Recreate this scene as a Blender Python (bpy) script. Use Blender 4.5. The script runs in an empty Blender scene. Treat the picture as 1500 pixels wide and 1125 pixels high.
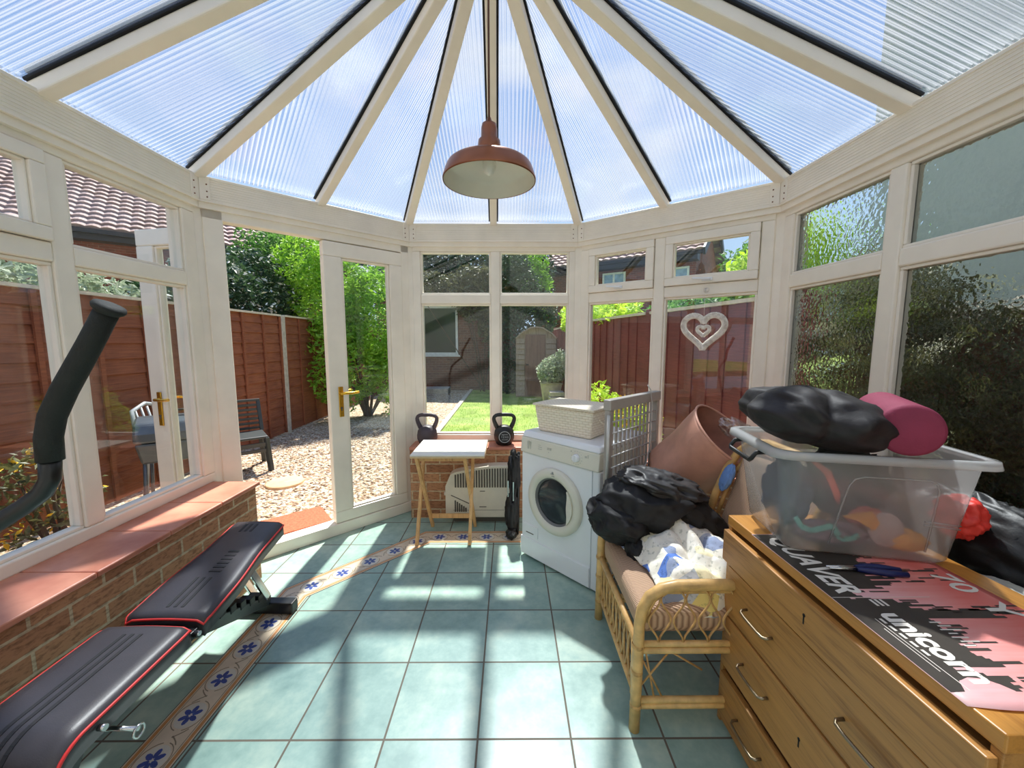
import bpy, bmesh, math, random
from mathutils import Vector, Matrix, noise
R = math.radians
random.seed(7)
SC = bpy.context.scene
COL = SC.collection

# ------------------------------------------------------------------ camera, sky, sun, exposure
cam_d = bpy.data.cameras.new('camera')
cam = bpy.data.objects.new('camera', cam_d); COL.objects.link(cam)
cam_d.sensor_width = 36.0
cam_d.lens = 565.0 / 1500.0 * 36.0
cam_d.clip_start = 0.02; cam_d.clip_end = 500
cam.location = (0, 0, 1.42)
cam.rotation_euler = (R(90) - math.atan(61.5 / 565.0), 0, -math.atan(3 / 565.0))
SC.camera = cam

sun_d = bpy.data.lights.new('sun', 'SUN')
sun_d.energy = 5.6; sun_d.angle = R(1.7); sun_d.color = (1.0, 0.955, 0.88)
sun = bpy.data.objects.new('sun', sun_d); COL.objects.link(sun)
sun.location = (0, 12, 20)
sun.rotation_euler = (R(-31), 0, R(0))

W = bpy.data.worlds.new('sky'); SC.world = W; W.use_nodes = True
wn = W.node_tree.nodes; wl = W.node_tree.links; wn.clear()
w_out = wn.new('ShaderNodeOutputWorld'); w_bg = wn.new('ShaderNodeBackground')
w_tc = wn.new('ShaderNodeTexCoord'); w_sep = wn.new('ShaderNodeSeparateXYZ')
w_ramp = wn.new('ShaderNodeValToRGB'); w_map = wn.new('ShaderNodeMapping')
w_noise = wn.new('ShaderNodeTexNoise'); w_cr = wn.new('ShaderNodeValToRGB'); w_mix = wn.new('ShaderNodeMixRGB')
wl.new(w_tc.outputs['Generated'], w_sep.inputs[0]); wl.new(w_sep.outputs['Z'], w_ramp.inputs[0])
e = w_ramp.color_ramp.elements
e[0].position = 0.0; e[0].color = (0.62, 0.80, 1.0, 1)
e[1].position = 0.75; e[1].color = (0.17, 0.36, 0.82, 1)
w_map.inputs['Scale'].default_value = (1.3, 1.3, 3.0)
wl.new(w_tc.outputs['Generated'], w_map.inputs[0]); wl.new(w_map.outputs[0], w_noise.inputs['Vector'])
w_noise.inputs['Scale'].default_value = 1.7; w_noise.inputs['Detail'].default_value = 5
wl.new(w_noise.outputs['Fac'], w_cr.inputs[0])
w_cr.color_ramp.elements[0].position = 0.50; w_cr.color_ramp.elements[1].position = 0.68
wl.new(w_cr.outputs[0], w_mix.inputs[0]); wl.new(w_ramp.outputs[0], w_mix.inputs[1])
w_mix.inputs[2].default_value = (0.85, 0.85, 0.90, 1)
wl.new(w_mix.outputs[0], w_bg.inputs[0]); w_bg.inputs[1].default_value = 0.62
wl.new(w_bg.outputs[0], w_out.inputs[0])

SC.view_settings.view_transform = 'Standard'; SC.view_settings.look = 'None'
SC.view_settings.gamma = 1.0; SC.view_settings.use_curve_mapping = False
SC.view_settings.exposure = 0.86
try:
    SC.cycles.transparent_max_bounces = 32; SC.cycles.max_bounces = 10
    SC.cycles.diffuse_bounces = 5; SC.cycles.transmission_bounces = 8
    SC.cycles.sample_clamp_indirect = 6.0
    SC.cycles.caustics_reflective = False; SC.cycles.caustics_refractive = False
except Exception:
    pass

# ------------------------------------------------------------------ mesh builder
def off(o):
    v = Vector((0, 0, 0))
    while o is not None:
        v += o.location; o = o.parent
    return v

class MB:
    def __init__(s, M=None):
        s.v = []; s.f = []; s.mi = []; s.sm = []; s.uv = {}; s.M = M
    def add(s, vs, fs, mi=0, sm=False):
        b = len(s.v)
        if s.M is not None: vs = [s.M @ Vector(p) for p in vs]
        s.v += [tuple(p) for p in vs]
        for f in fs:
            s.f.append(tuple(b + i for i in f)); s.mi.append(mi); s.sm.append(sm)
        return s
    def box(s, a, b, mi=0):
        x0, y0, z0 = a; x1, y1, z1 = b
        if x0 > x1: x0, x1 = x1, x0
        if y0 > y1: y0, y1 = y1, y0
        if z0 > z1: z0, z1 = z1, z0
        return s.add([(x0,y0,z0),(x1,y0,z0),(x1,y1,z0),(x0,y1,z0),(x0,y0,z1),(x1,y0,z1),(x1,y1,z1),(x0,y1,z1)],
              [(0,3,2,1),(4,5,6,7),(0,1,5,4),(1,2,6,5),(2,3,7,6),(3,0,4,7)], mi)
    def hexa(s, bot, top, mi=0):            # 4 bottom + 4 top corners, both counter-clockwise from above
        return s.add(list(bot) + list(top), [(0,3,2,1),(4,5,6,7),(0,1,5,4),(1,2,6,5),(2,3,7,6),(3,0,4,7)], mi)
    def bar(s, p, q, w, h, up=(0,0,1), mi=0):  # rectangular bar from p to q
        p = Vector(p); q = Vector(q); d = (q - p).normalized(); up = Vector(up)
        sd = d.cross(up)
        if sd.length < 1e-4: sd = d.cross(Vector((1,0,0)))
        sd.normalize(); u = sd.cross(d)
        c = [(-1,-1),(1,-1),(1,1),(-1,1)]
        vs = [p + sd*(a*w/2) + u*(b*h/2) for a, b in c] + [q + sd*(a*w/2) + u*(b*h/2) for a, b in c]
        return s.add(vs, [(0,3,2,1),(4,5,6,7),(0,1,5,4),(1,2,6,5),(2,3,7,6),(3,0,4,7)][0:0] + [(3,2,1,0),(4,5,6,7),(0,1,5,4),(1,2,6,5),(2,3,7,6),(3,0,4,7)], mi)
    def tube(s, pts, r, n=10, closed=False, mi=0, smooth=True):
        pts = [Vector(p) for p in pts]; k = len(pts)
        rs = r if isinstance(r, (list, tuple)) else [r]*k
        T = []
        for i in range(k):
            if closed: t = pts[(i+1) % k] - pts[i-1]
            else: t = pts[min(i+1, k-1)] - pts[max(i-1, 0)]
            T.append(t.normalized() if t.length > 1e-9 else Vector((0,0,1)))
        ref = Vector((0,0,1)) if abs(T[0].z) < 0.9 else Vector((1,0,0))
        N = T[0].cross(ref).normalized(); vs = []
        for i in range(k):
            N = (N - T[i]*N.dot(T[i]))
            N = N.normalized() if N.length > 1e-6 else T[i].orthogonal().normalized()
            B = T[i].cross(N)
            for j in range(n):
                a = 2*math.pi*j/n
                vs.append(pts[i] + (N*math.cos(a) + B*math.sin(a))*rs[i])
        fs = []
        for i in range(k if closed else k-1):
            for j in range(n):
                a = i*n + j; b = i*n + (j+1) % n; i2 = (i+1) % k
                fs.append((a, b, i2*n + (j+1) % n, i2*n + j))
        s.add(vs, fs, mi, smooth)
        if not closed:
            b = len(s.v) - k*n
            s.f.append(tuple(b + j for j in range(n))[::-1]); s.mi.append(mi); s.sm.append(False)
            s.f.append(tuple(b + (k-1)*n + j for j in range(n))); s.mi.append(mi); s.sm.append(False)
        return s
    def lathe(s, c, prof, n=32, ax=(0,0,1), mi=0, smooth=True, close=False):
        ax = Vector(ax).normalized(); c = Vector(c)
        X = ax.orthogonal().normalized(); Yv = ax.cross(X); vs = []
        for r, h in prof:
            for j in range(n):
                a = 2*math.pi*j/n
                vs.append(c + ax*h + (X*math.cos(a) + Yv*math.sin(a))*r)
        fs = []; k = len(prof)
        for i in range(k - (0 if close else 1)):
            for j in range(n):
                i2 = (i+1) % k
                fs.append((i*n + j, i*n + (j+1) % n, i2*n + (j+1) % n, i2*n + j))
        return s.add(vs, fs, mi, smooth)
    def disc(s, c, r, ax=(0,0,1), n=24, mi=0, h=0.002):
        return s.lathe(c, [(0.0001, h), (r, h), (r, 0), (0.0001, 0)], n, ax, mi, False)
    def grid(s, fn, nu, nv, mi=0, smooth=True, wrapu=False):
        vs = [fn(i/(nu if wrapu else nu-1), j/(nv-1)) for j in range(nv) for i in range(nu)]
        fs = []
        for j in range(nv-1):
            for i in range(nu if wrapu else nu-1):
                i2 = (i+1) % nu
                fs.append((j*nu+i, j*nu+i2, (j+1)*nu+i2, (j+1)*nu+i))
        return s.add(vs, fs, mi, smooth)
    def prism(s, pts, vec, mi=0):            # closed polygon extruded by vec
        n = len(pts); vec = Vector(vec); pts = [Vector(p) for p in pts]
        vs = pts + [p + vec for p in pts]
        fs = [tuple(range(n))[::-1], tuple(range(n, 2*n))] + [(i, (i+1) % n, n+(i+1) % n, n+i) for i in range(n)]
        return s.add(vs, fs, mi)
    def blob(s, c, rad, fn=None, nu=48, nv=28, mi=0, M=None):
        c = Vector(c)
        def f(u, v):
            a = 2*math.pi*u; b = math.pi*(v*0.998 + 0.001)
            d = Vector((math.cos(a)*math.sin(b), math.sin(a)*math.sin(b), math.cos(b)))
            k = fn(d) if fn else 1.0
            p = Vector((d.x*rad[0]*k, d.y*rad[1]*k, d.z*rad[2]*k))
            if M is not None: p = M @ p
            return c + p
        return s.grid(f, nu, nv, mi, True, True)
    def build(s, name, mats, parent=None, bevel=None, seg=2, sub=0, origin=None, solid=None, fixn=False):
        me = bpy.data.meshes.new(name)
        if origin is None:
            if parent is None and s.v:
                xs = [p[0] for p in s.v]; ys = [p[1] for p in s.v]; zs = [p[2] for p in s.v]
                origin = Vector(((min(xs)+max(xs))/2, (min(ys)+max(ys))/2, min(zs)))
            else: origin = Vector((0,0,0))
        origin = Vector(origin); o_off = origin + (off(parent) if parent else Vector((0,0,0)))
        if parent: o_off = off(parent); origin = Vector((0,0,0))
        vs = [tuple(Vector(p) - o_off) for p in s.v]
        me.from_pydata(vs, [], s.f)
        if not isinstance(mats, (list, tuple)): mats = [mats]
        for m in mats: me.materials.append(m)
        me.polygons.foreach_set('material_index', s.mi)
        me.polygons.foreach_set('use_smooth', s.sm)
        uvl = me.uv_layers.new(name='uv')          # metric box projection in world space
        for p in me.polygons:
            n = p.normal
            if abs(n.z) > 0.85:
                for li in p.loop_indices:
                    q = s.v[me.loops[li].vertex_index]; uvl.data[li].uv = (q[0], q[1])
            else:
                t = Vector((-n.y, n.x, 0)).normalized()
                up = n.cross(t)
                if up.z < 0: up = -up
                for li in p.loop_indices:
                    q = Vector(s.v[me.loops[li].vertex_index]); uvl.data[li].uv = (q.dot(t), q.dot(up))
        if s.uv:
            for fi, lst in s.uv.items():
                for li, c in zip(me.polygons[fi].loop_indices, lst): uvl.data[li].uv = c
        me.update()
        if fixn:
            bm = bmesh.new(); bm.from_mesh(me); bmesh.ops.recalc_face_normals(bm, faces=bm.faces); bm.to_mesh(me); bm.free()
        o = bpy.data.objects.new(name, me); COL.objects.link(o)
        if parent: o.parent = parent
        else: o.location = origin
        if bevel:
            m = o.modifiers.new('bevel', 'BEVEL'); m.width = bevel; m.segments = seg; m.limit_method = 'ANGLE'; m.angle_limit = R(35)
            m.harden_normals = False
        if sub:
            m = o.modifiers.new('sub', 'SUBSURF'); m.levels = sub; m.render_levels = sub
        if solid:
            m = o.modifiers.new('solid', 'SOLIDIFY'); m.thickness = solid; m.offset = 0
        return o

def tag(o, label=None, cat=None, group=None, kind=None):
    if label: o['label'] = label
    if cat: o['category'] = cat
    if group: o['group'] = group
    if kind: o['kind'] = kind
    return o
def empty(name, loc, label=None, cat=None, group=None, kind=None):
    o = bpy.data.objects.new(name, None); COL.objects.link(o); o.location = loc; o.empty_display_size = 0.05
    return tag(o, label, cat, group, kind)
def frame(o, x, z=(0,0,1)):                  # matrix with local x along x, z along z
    x = Vector(x).normalized(); z = Vector(z).normalized(); y = z.cross(x).normalized(); z = x.cross(y)
    m = Matrix((x, y, z)).transposed().to_4x4(); m.translation = Vector(o); return m
def text(mb, txt, M, size, depth=0.0004, mi=0, sx=1.0, bold=0.0, shear=0.0):
    cu = bpy.data.curves.new('t', 'FONT'); cu.body = txt; cu.size = size; cu.extrude = depth; cu.offset = bold; cu.shear = shear
    cu.resolution_u = 3
    ob = bpy.data.objects.new('t', cu); COL.objects.link(ob)
    dg = bpy.context.evaluated_depsgraph_get(); dg.update()
    me = ob.evaluated_get(dg).to_mesh()
    vs = [M @ Vector((v.co.x*sx, v.co.y, v.co.z + depth)) for v in me.vertices]
    fs = [tuple(p.vertices) for p in me.polygons]
    mb.add(vs, fs, mi)
    bpy.data.objects.remove(ob, do_unlink=True); bpy.data.curves.remove(cu)
def fbm(p, f=1.0, o=3):
    return noise.fractal(Vector(p)*f, 1.0, 2.0, o)
def lerp(a, b, t): return a + (b - a)*t
def vl(a, b, t): return Vector(a).lerp(Vector(b), t)

# ------------------------------------------------------------------ materials
def srgb(r, g, b):
    f = lambda c: (c/255/12.92 if c/255 <= 0.04045 else ((c/255+0.055)/1.055)**2.4)
    return (f(r), f(g), f(b), 1)
class Mat:
    def __init__(s, name):
        s.m = bpy.data.materials.new(name); s.m.use_nodes = True
        s.nt = s.m.node_tree; s.nt.nodes.clear()
        s.out = s.n('OutputMaterial')
    def n(s, t, **kw):
        nd = s.nt.nodes.new('ShaderNode' + t)
        for k, v in kw.items(): setattr(nd, k, v)
        return nd
    def l(s, a, b): s.nt.links.new(a, b)
    def math(s, op, a, b=None, clamp=False):
        nd = s.n('Math', operation=op); nd.use_clamp = clamp
        for i, q in enumerate((a, b)):
            if q is None: continue
            if hasattr(q, 'type') and hasattr(q, 'node'): s.l(q, nd.inputs[i])
            else: nd.inputs[i].default_value = q
        return nd.outputs[0]
    def mix(s, f, a, b):
        nd = s.n('MixRGB')
        for i, q in enumerate((f, a, b)):
            if hasattr(q, 'node'): s.l(q, nd.inputs[i])
            else: nd.inputs[i].default_value = q
        return nd.outputs[0]
    def ramp(s, f, stops):
        nd = s.n('ValToRGB'); cr = nd.color_ramp
        while len(cr.elements) < len(stops): cr.elements.new(0.5)
        for el, (p, c) in zip(cr.elements, stops): el.position = p; el.color = c
        s.l(f, nd.inputs[0]); return nd.outputs[0]
    def pos(s): return s.n('NewGeometry').outputs['Position']
    def uvc(s): return s.n('UVMap', uv_map='uv').outputs[0]
    def map(s, vec, scale=(1,1,1), rot=(0,0,0), loc=(0,0,0)):
        nd = s.n('Mapping'); s.l(vec, nd.inputs[0]); nd.inputs['Scale'].default_value = scale
        nd.inputs['Rotation'].default_value = rot; nd.inputs['Location'].default_value = loc
        return nd.outputs[0]
    def noise(s, vec, sc, det=4, rough=0.55, dist=0.0):
        nd = s.n('TexNoise'); s.l(vec, nd.inputs['Vector']); nd.inputs['Scale'].default_value = sc
        nd.inputs['Detail'].default_value = det; nd.inputs['Roughness'].default_value = rough; nd.inputs['Distortion'].default_value = dist
        return nd.outputs['Fac']
    def bump(s, h, st=0.3, d=0.01):
        nd = s.n('Bump'); s.l(h, nd.inputs['Height']); nd.inputs['Strength'].default_value = st; nd.inputs['Distance'].default_value = d
        return nd.outputs[0]
    def pbsdf(s, col, rough=0.5, metal=0.0, normal=None, **kw):
        b = s.n('BsdfPrincipled')
        for k, q in (('Base Color', col), ('Roughness', rough), ('Metallic', metal)):
            if hasattr(q, 'node'): s.l(q, b.inputs[k])
            else: b.inputs[k].default_value = q
        if normal is not None: s.l(normal, b.inputs['Normal'])
        for k, v in kw.items(): b.inputs[k.replace('_', ' ')].default_value = v
        return b.outputs[0]
    def schlick(s, k=1.0):                       # view-angle reflectance, the same from both sides
        lw = s.n('LayerWeight'); lw.inputs[0].default_value = 0.5
        f = s.math('POWER', lw.outputs['Facing'], 5.0)
        return s.math('MULTIPLY', s.math('ADD', 0.04, s.math('MULTIPLY', f, 0.9)), k)
    def done(s, sh): s.l(sh, s.out.inputs[0]); return s.m

def plain(name, col, rough=0.5, metal=0.0, var=0.08, sc=14, bump=0.0, bsc=60, **kw):
    m = Mat(name); p = m.pos(); n = m.noise(p, sc, 3)
    dark = tuple(c*(1-var*2) for c in col[:3]) + (1,); lite = tuple(min(1, c*(1+var)) for c in col[:3]) + (1,)
    c = m.ramp(n, [(0.3, dark), (0.7, lite)])
    nm = m.bump(m.noise(p, bsc, 3), bump, 0.004) if bump else None
    return m.done(m.pbsdf(c, rough, metal, nm, **kw))

def wood(name, c1, c2, axis='y', sc=1.0, rough=0.45):
    m = Mat(name); p = m.pos()
    s = {'x': (1.2, 22, 22), 'y': (22, 1.2, 22), 'z': (22, 22, 1.2)}[axis]
    q = m.map(p, tuple(k*sc for k in s))
    a = m.noise(q, 2.0, 6, 0.65, 0.6); b = m.noise(m.map(p, tuple(k*sc*3.5 for k in s)), 3.0, 3, 0.6)
    f = m.math('ADD', m.math('MULTIPLY', a, 0.75), m.math('MULTIPLY', b, 0.3))
    c = m.ramp(f, [(0.32, c2), (0.52, c1), (0.75, tuple(min(1, k*1.18) for k in c1[:3]) + (1,))])
    return m.done(m.pbsdf(c, rough, 0, m.bump(f, 0.15, 0.003)))

M = {}
M['upvc'] = plain('white_upvc', srgb(246, 237, 222), 0.35, 0, 0.03, 6)
M['upvc_line'] = plain('white_upvc_trim', srgb(246, 238, 224), 0.4, 0, 0.03, 6)
M['white'] = plain('white_enamel', srgb(238, 240, 243), 0.22, 0, 0.015, 4)
M['cream'] = plain('cream_plastic', srgb(226, 222, 206), 0.4, 0, 0.02, 6)
M['gasket'] = plain('black_rubber_gasket', srgb(16, 16, 18), 0.7)
M['black'] = plain('black_plastic', srgb(20, 21, 22), 0.45, 0, 0.1, 30)
M['black_foam'] = plain('black_foam_grip', srgb(26, 29, 26), 0.75, 0, 0.1, 40, 0.25, 180)
M['black_metal'] = plain('black_painted_steel', srgb(24, 25, 26), 0.35)
M['dark_steel'] = plain('grey_green_painted_steel', srgb(70, 80, 80), 0.35, 0.2)
M['chrome'] = plain('chrome', srgb(205, 205, 205), 0.15, 1.0, 0.02)
M['steel_handle'] = plain('brushed_pewter_handle', srgb(150, 135, 112), 0.35, 0.9, 0.08)
M['brass'] = plain('polished_brass', srgb(222, 172, 62), 0.25, 0.9, 0.05)
M['copper'] = plain('brushed_copper', srgb(150, 96, 70), 0.30, 0.9, 0.06, 8)
M['shade_white'] = plain('white_lamp_lining', srgb(226, 222, 208), 0.5, 0, 0.02)
M['bulb'] = plain('opal_bulb', srgb(244, 243, 236), 0.3)
M['cord'] = plain('brown_cord', srgb(92, 56, 38), 0.7)
M['rust'] = plain('rust_screw', srgb(120, 72, 40), 0.8)
M['leather'] = plain('black_vinyl', srgb(58, 54, 58), 0.40, 0, 0.06, 20, 0.1, 300)
M['leather_stripe'] = plain('dark_stripe_vinyl', srgb(22, 21, 24), 0.55)
M['red_pipe'] = plain('red_piping', srgb(214, 50, 48), 0.5)
M['pine'] = wood('pale_pine', srgb(222, 176, 118), srgb(184, 130, 76), 'z', 1.0)
M['tray_white'] = plain('white_tray_laminate', srgb(242, 238, 228), 0.4, 0, 0.02)
M['tray_edge'] = plain('tray_edge_wood', srgb(226, 196, 150), 0.5)
M['oak'] = wood('oak_veneer', srgb(180, 128, 68), srgb(128, 82, 40), 'y', 1.0, 0.42)
M['oak_top'] = wood('oak_top', srgb(196, 136, 62), srgb(158, 100, 40), 'y', 0.8, 0.36)
M['oak_dark'] = plain('drawer_gap_wood', srgb(104, 68, 40), 0.7)
M['rattan'] = plain('rattan_cane', srgb(222, 178, 112), 0.38, 0, 0.14, 22)
M['rattan_bind'] = plain('rattan_binding', srgb(202, 156, 94), 0.5, 0, 0.2, 60)
M['cane_thin'] = plain('thin_cane', srgb(204, 158, 98), 0.45, 0, 0.15, 40)
M['jacket'] = plain('black_nylon', srgb(20, 19, 21), 0.66, 0, 0.15, 25, 0.2, 40)
M['pillow'] = plain('black_polyester', srgb(30, 25, 26), 0.62, 0, 0.12, 25, 0.25, 60)
M['binbag'] = plain('black_polythene', srgb(12, 12, 13), 0.45, 0, 0.1, 20, 0.4, 30)
M['gold_print'] = plain('gold_print', srgb(176, 132, 58), 0.5)
M['grey_print'] = plain('grey_print', srgb(168, 170, 172), 0.5)
M['maroon'] = plain('maroon_foam', srgb(138, 46, 74), 0.75, 0, 0.05, 20, 0.2, 200)
M['pink_vinyl'] = plain('dusty_pink_leatherette', srgb(222, 164, 140), 0.5, 0, 0.08, 9, 0.12, 140)
M['pink_in'] = plain('dusty_pink_lining', srgb(196, 140, 120), 0.6)
M['blue_cloth'] = plain('light_blue_cloth', srgb(112, 150, 206), 0.8, 0, 0.1, 30, 0.2, 90)
M['orange_cloth'] = plain('orange_cloth', srgb(240, 160, 40), 0.8, 0, 0.1, 20, 0.2, 60)
M['teal_cloth'] = plain('teal_strap', srgb(120, 190, 176), 0.7)
M['coral_cloth'] = plain('coral_cloth', srgb(226, 96, 72), 0.75, 0, 0.1, 20, 0.2, 50)
M['grey_cloth'] = plain('slate_cloth', srgb(88, 92, 116), 0.85, 0, 0.15, 14, 0.3, 50)
M['dark_cloth'] = plain('charcoal_cloth', srgb(70, 72, 68), 0.85, 0, 0.15, 14, 0.3, 50)
M['mauve_cloth'] = plain('mauve_striped_cloth', srgb(150, 112, 120), 0.85, 0, 0.2, 18, 0.3, 50)
M['pale_cushion'] = plain('pale_grey_cushion', srgb(196, 196, 186), 0.8)
M['navy'] = plain('navy_plastic', srgb(26, 36, 92), 0.4)
M['rust_red'] = plain('red_nylon', srgb(226, 62, 52), 0.5, 0, 0.08, 20, 0.2, 60)
M['airer'] = plain('grey_airer_plastic', srgb(176, 168, 160), 0.4, 0, 0.04)
M['airer_rod'] = plain('airer_rod', srgb(200, 198, 194), 0.35, 0.2, 0.04)
M['heater'] = plain('heater_cream', srgb(222, 216, 200), 0.4, 0, 0.03)
M['slot'] = plain('heater_slot', srgb(92, 86, 78), 0.7)
M['plaster'] = plain('cream_plaster', srgb(240, 234, 222), 0.8, 0, 0.02, 3, 0.1, 60)  # tone lifted towards white so the unseen rear wall bounces more light
M['plastic_green'] = plain('dark_green_plastic', srgb(52, 58, 58), 0.4)
M['bbq'] = plain('barbecue_grey_metal', srgb(88, 94, 100), 0.35, 0.4)
M['concrete'] = plain('concrete', srgb(196, 186, 172), 0.85, 0, 0.12, 16, 0.3, 90)
M['stone_disc'] = plain('sand_stone', srgb(228, 186, 140), 0.85, 0, 0.08, 16, 0.2, 90)
M['terracotta_mat'] = plain('terracotta_coir', srgb(190, 104, 72), 0.95, 0, 0.2, 60, 0.5, 220)
M['board'] = plain('weathered_edging', srgb(216, 204, 184), 0.8, 0, 0.1, 14)
M['gutter'] = plain('black_gutter', srgb(34, 34, 38), 0.5)
M['paving'] = plain('pale_paving', srgb(198, 190, 172), 0.85, 0, 0.1, 8, 0.2, 60)
M['bark'] = plain('bark', srgb(92, 74, 58), 0.9, 0, 0.2, 12, 0.4, 40)
M['shed_door'] = wood('reddish_shed_door', srgb(132, 100, 92), srgb(104, 72, 68), 'z', 0.7, 0.8)
M['shed_wood'] = wood('weathered_shed_wood', srgb(164, 144, 132), srgb(120, 102, 94), 'z', 0.7, 0.8)
M['render_grey'] = plain('grey_render', srgb(176, 186, 176), 0.9, 0, 0.05, 3, 0.2, 60)
M['white_frame'] = plain('white_window_frame', srgb(232, 232, 232), 0.4)
M['dark_glass'] = plain('dark_window_glass', srgb(38, 52, 48), 0.06, 0, 0.15, 2, Specular_IOR_Level=0.5)
M['porthole'] = plain('smoked_porthole', srgb(52, 58, 62), 0.12, 0, 0.2, 12, Specular_IOR_Level=0.35)
M['pale_glass'] = plain('pale_curtained_glass', srgb(150, 176, 206), 0.1, 0, 0.15, 6)
M['yellow_flower'] = plain('yellow_petals', srgb(246, 190, 30), 0.7, 0, 0.15, 20)
M['white_flower'] = plain('white_petals', srgb(236, 236, 226), 0.7)
M['pale_letter'] = plain('off_white_ink', srgb(236, 228, 216), 0.6, 0, 0.02)  # off-white ink of the poster print
M['paper_dark'] = plain('charcoal_ink', srgb(62, 55, 48), 0.5, 0, 0.12, 18)
M['pink_film'] = None

def leafmat(name, c1, c2, c3, tr=0.45):
    m = Mat(name); p = m.pos(); n = m.noise(p, 5.0, 3); n2 = m.noise(p, 60.0, 2)
    f = m.math('ADD', m.math('MULTIPLY', n, 0.55), m.math('MULTIPLY', n2, 0.45))
    c = m.ramp(f, [(0.34, c1), (0.5, c2), (0.66, c3)])
    d = m.pbsdf(c, 0.5); t = m.n('BsdfTranslucent'); m.l(c, t.inputs[0])
    x = m.n('MixShader'); x.inputs[0].default_value = tr; m.l(d, x.inputs[1]); m.l(t.outputs[0], x.inputs[2])
    return m.done(x.outputs[0])
M['leaf_bright'] = leafmat('bright_green_leaf', srgb(92, 140, 40), srgb(138, 186, 56), srgb(186, 222, 92))
M['leaf_mid'] = leafmat('mid_green_leaf', srgb(56, 98, 44), srgb(92, 138, 62), srgb(140, 176, 96))
M['leaf_dark'] = leafmat('dark_green_leaf', srgb(34, 56, 36), srgb(56, 84, 52), srgb(92, 120, 80), 0.25)
M['leaf_olive'] = leafmat('olive_leaf', srgb(60, 70, 40), srgb(92, 96, 56), srgb(140, 136, 90), 0.25)
M['leaf_grey'] = leafmat('grey_green_leaf', srgb(120, 140, 112), srgb(168, 182, 150), srgb(226, 228, 210), 0.3)
M['leaf_lime'] = leafmat('lime_leaf', srgb(150, 190, 40), srgb(190, 222, 60), srgb(230, 240, 120))

def glassmat():
    m = Mat('clear_window_glass')
    t = m.n('BsdfTransparent'); t.inputs[0].default_value = (0.93, 0.955, 0.95, 1)
    g = m.n('BsdfGlossy'); g.inputs['Roughness'].default_value = 0.0; g.inputs[0].default_value = (1, 1, 1, 1)
    x = m.n('MixShader'); m.l(m.schlick(0.8), x.inputs[0]); m.l(t.outputs[0], x.inputs[1]); m.l(g.outputs[0], x.inputs[2])
    return m.done(x.outputs[0])
M['glass'] = glassmat()
def obscured():
    m = Mat('obscured_ripple_glass'); p = m.pos()
    v = m.n('TexVoronoi'); v.feature = 'SMOOTH_F1'; m.l(m.map(p, (1, 1, 1)), v.inputs['Vector']); v.inputs['Scale'].default_value = 52
    h = m.math('ADD', v.outputs['Distance'], m.math('MULTIPLY', m.noise(p, 40, 2), 0.6))
    nm = m.bump(h, 0.75, 0.006)
    b = m.pbsdf((0.90, 0.95, 0.92, 1), 0.08, 0, nm, Transmission_Weight=1.0, IOR=1.28)
    return m.done(b)
M['obscured'] = obscured()
def polycarb():
    m = Mat('twinwall_polycarbonate'); uv = m.n('UVMap', uv_map='uv').outputs[0]
    sp = m.n('SeparateXYZ'); m.l(uv, sp.inputs[0])
    pp = m.math('PINGPONG', sp.outputs[0], 0.011)
    web = m.math('LESS_THAN', pp, 0.0022)                  # the webs between the two skins
    wide = m.math('PINGPONG', m.math('ADD', sp.outputs[0], 0.003), 0.0115)
    half = m.math('GREATER_THAN', wide, 0.0072)
    tr = m.n('BsdfTransparent'); tr.inputs[0].default_value = (0.85, 0.89, 0.93, 1)
    tl = m.n('BsdfTranslucent'); tl.inputs[0].default_value = (0.38, 0.39, 0.41, 1)
    gl = m.n('BsdfGlossy'); gl.inputs['Roughness'].default_value = 0.12; gl.inputs[0].default_value = (1, 1, 1, 1)
    fac = m.math('ADD', m.math('ADD', 0.05, m.math('MULTIPLY', half, 0.24)), m.math('MULTIPLY', web, 0.42), True)
    a = m.n('MixShader'); m.l(fac, a.inputs[0]); m.l(tr.outputs[0], a.inputs[1]); m.l(tl.outputs[0], a.inputs[2])
    b = m.n('MixShader'); m.l(m.schlick(0.8), b.inputs[0]); m.l(a.outputs[0], b.inputs[1]); m.l(gl.outputs[0], b.inputs[2])
    return m.done(b.outputs[0])
M['poly'] = polycarb()
def clearbox(name='frosted_clear_plastic', milk=0.34):
    m = Mat(name)
    tr = m.n('BsdfTransparent'); tr.inputs[0].default_value = (0.95, 0.95, 0.94, 1)
    tl = m.n('BsdfTranslucent'); tl.inputs[0].default_value = (0.85, 0.86, 0.86, 1)
    df = m.n('BsdfDiffuse'); df.inputs[0].default_value = (0.80, 0.81, 0.81, 1)
    gl = m.n('BsdfGlossy'); gl.inputs['Roughness'].default_value = 0.18
    d = m.n('MixShader'); d.inputs[0].default_value = 0.5; m.l(tl.outputs[0], d.inputs[1]); m.l(df.outputs[0], d.inputs[2])
    a = m.n('MixShader'); a.inputs[0].default_value = milk; m.l(tr.outputs[0], a.inputs[1]); m.l(d.outputs[0], a.inputs[2])
    b = m.n('MixShader'); m.l(m.schlick(1.0), b.inputs[0]); m.l(a.outputs[0], b.inputs[1]); m.l(gl.outputs[0], b.inputs[2])
    return m.done(b.outputs[0])
M['clearbox'] = clearbox()
M['clearbox_rim'] = clearbox('milky_rim_plastic', 0.62)
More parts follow.
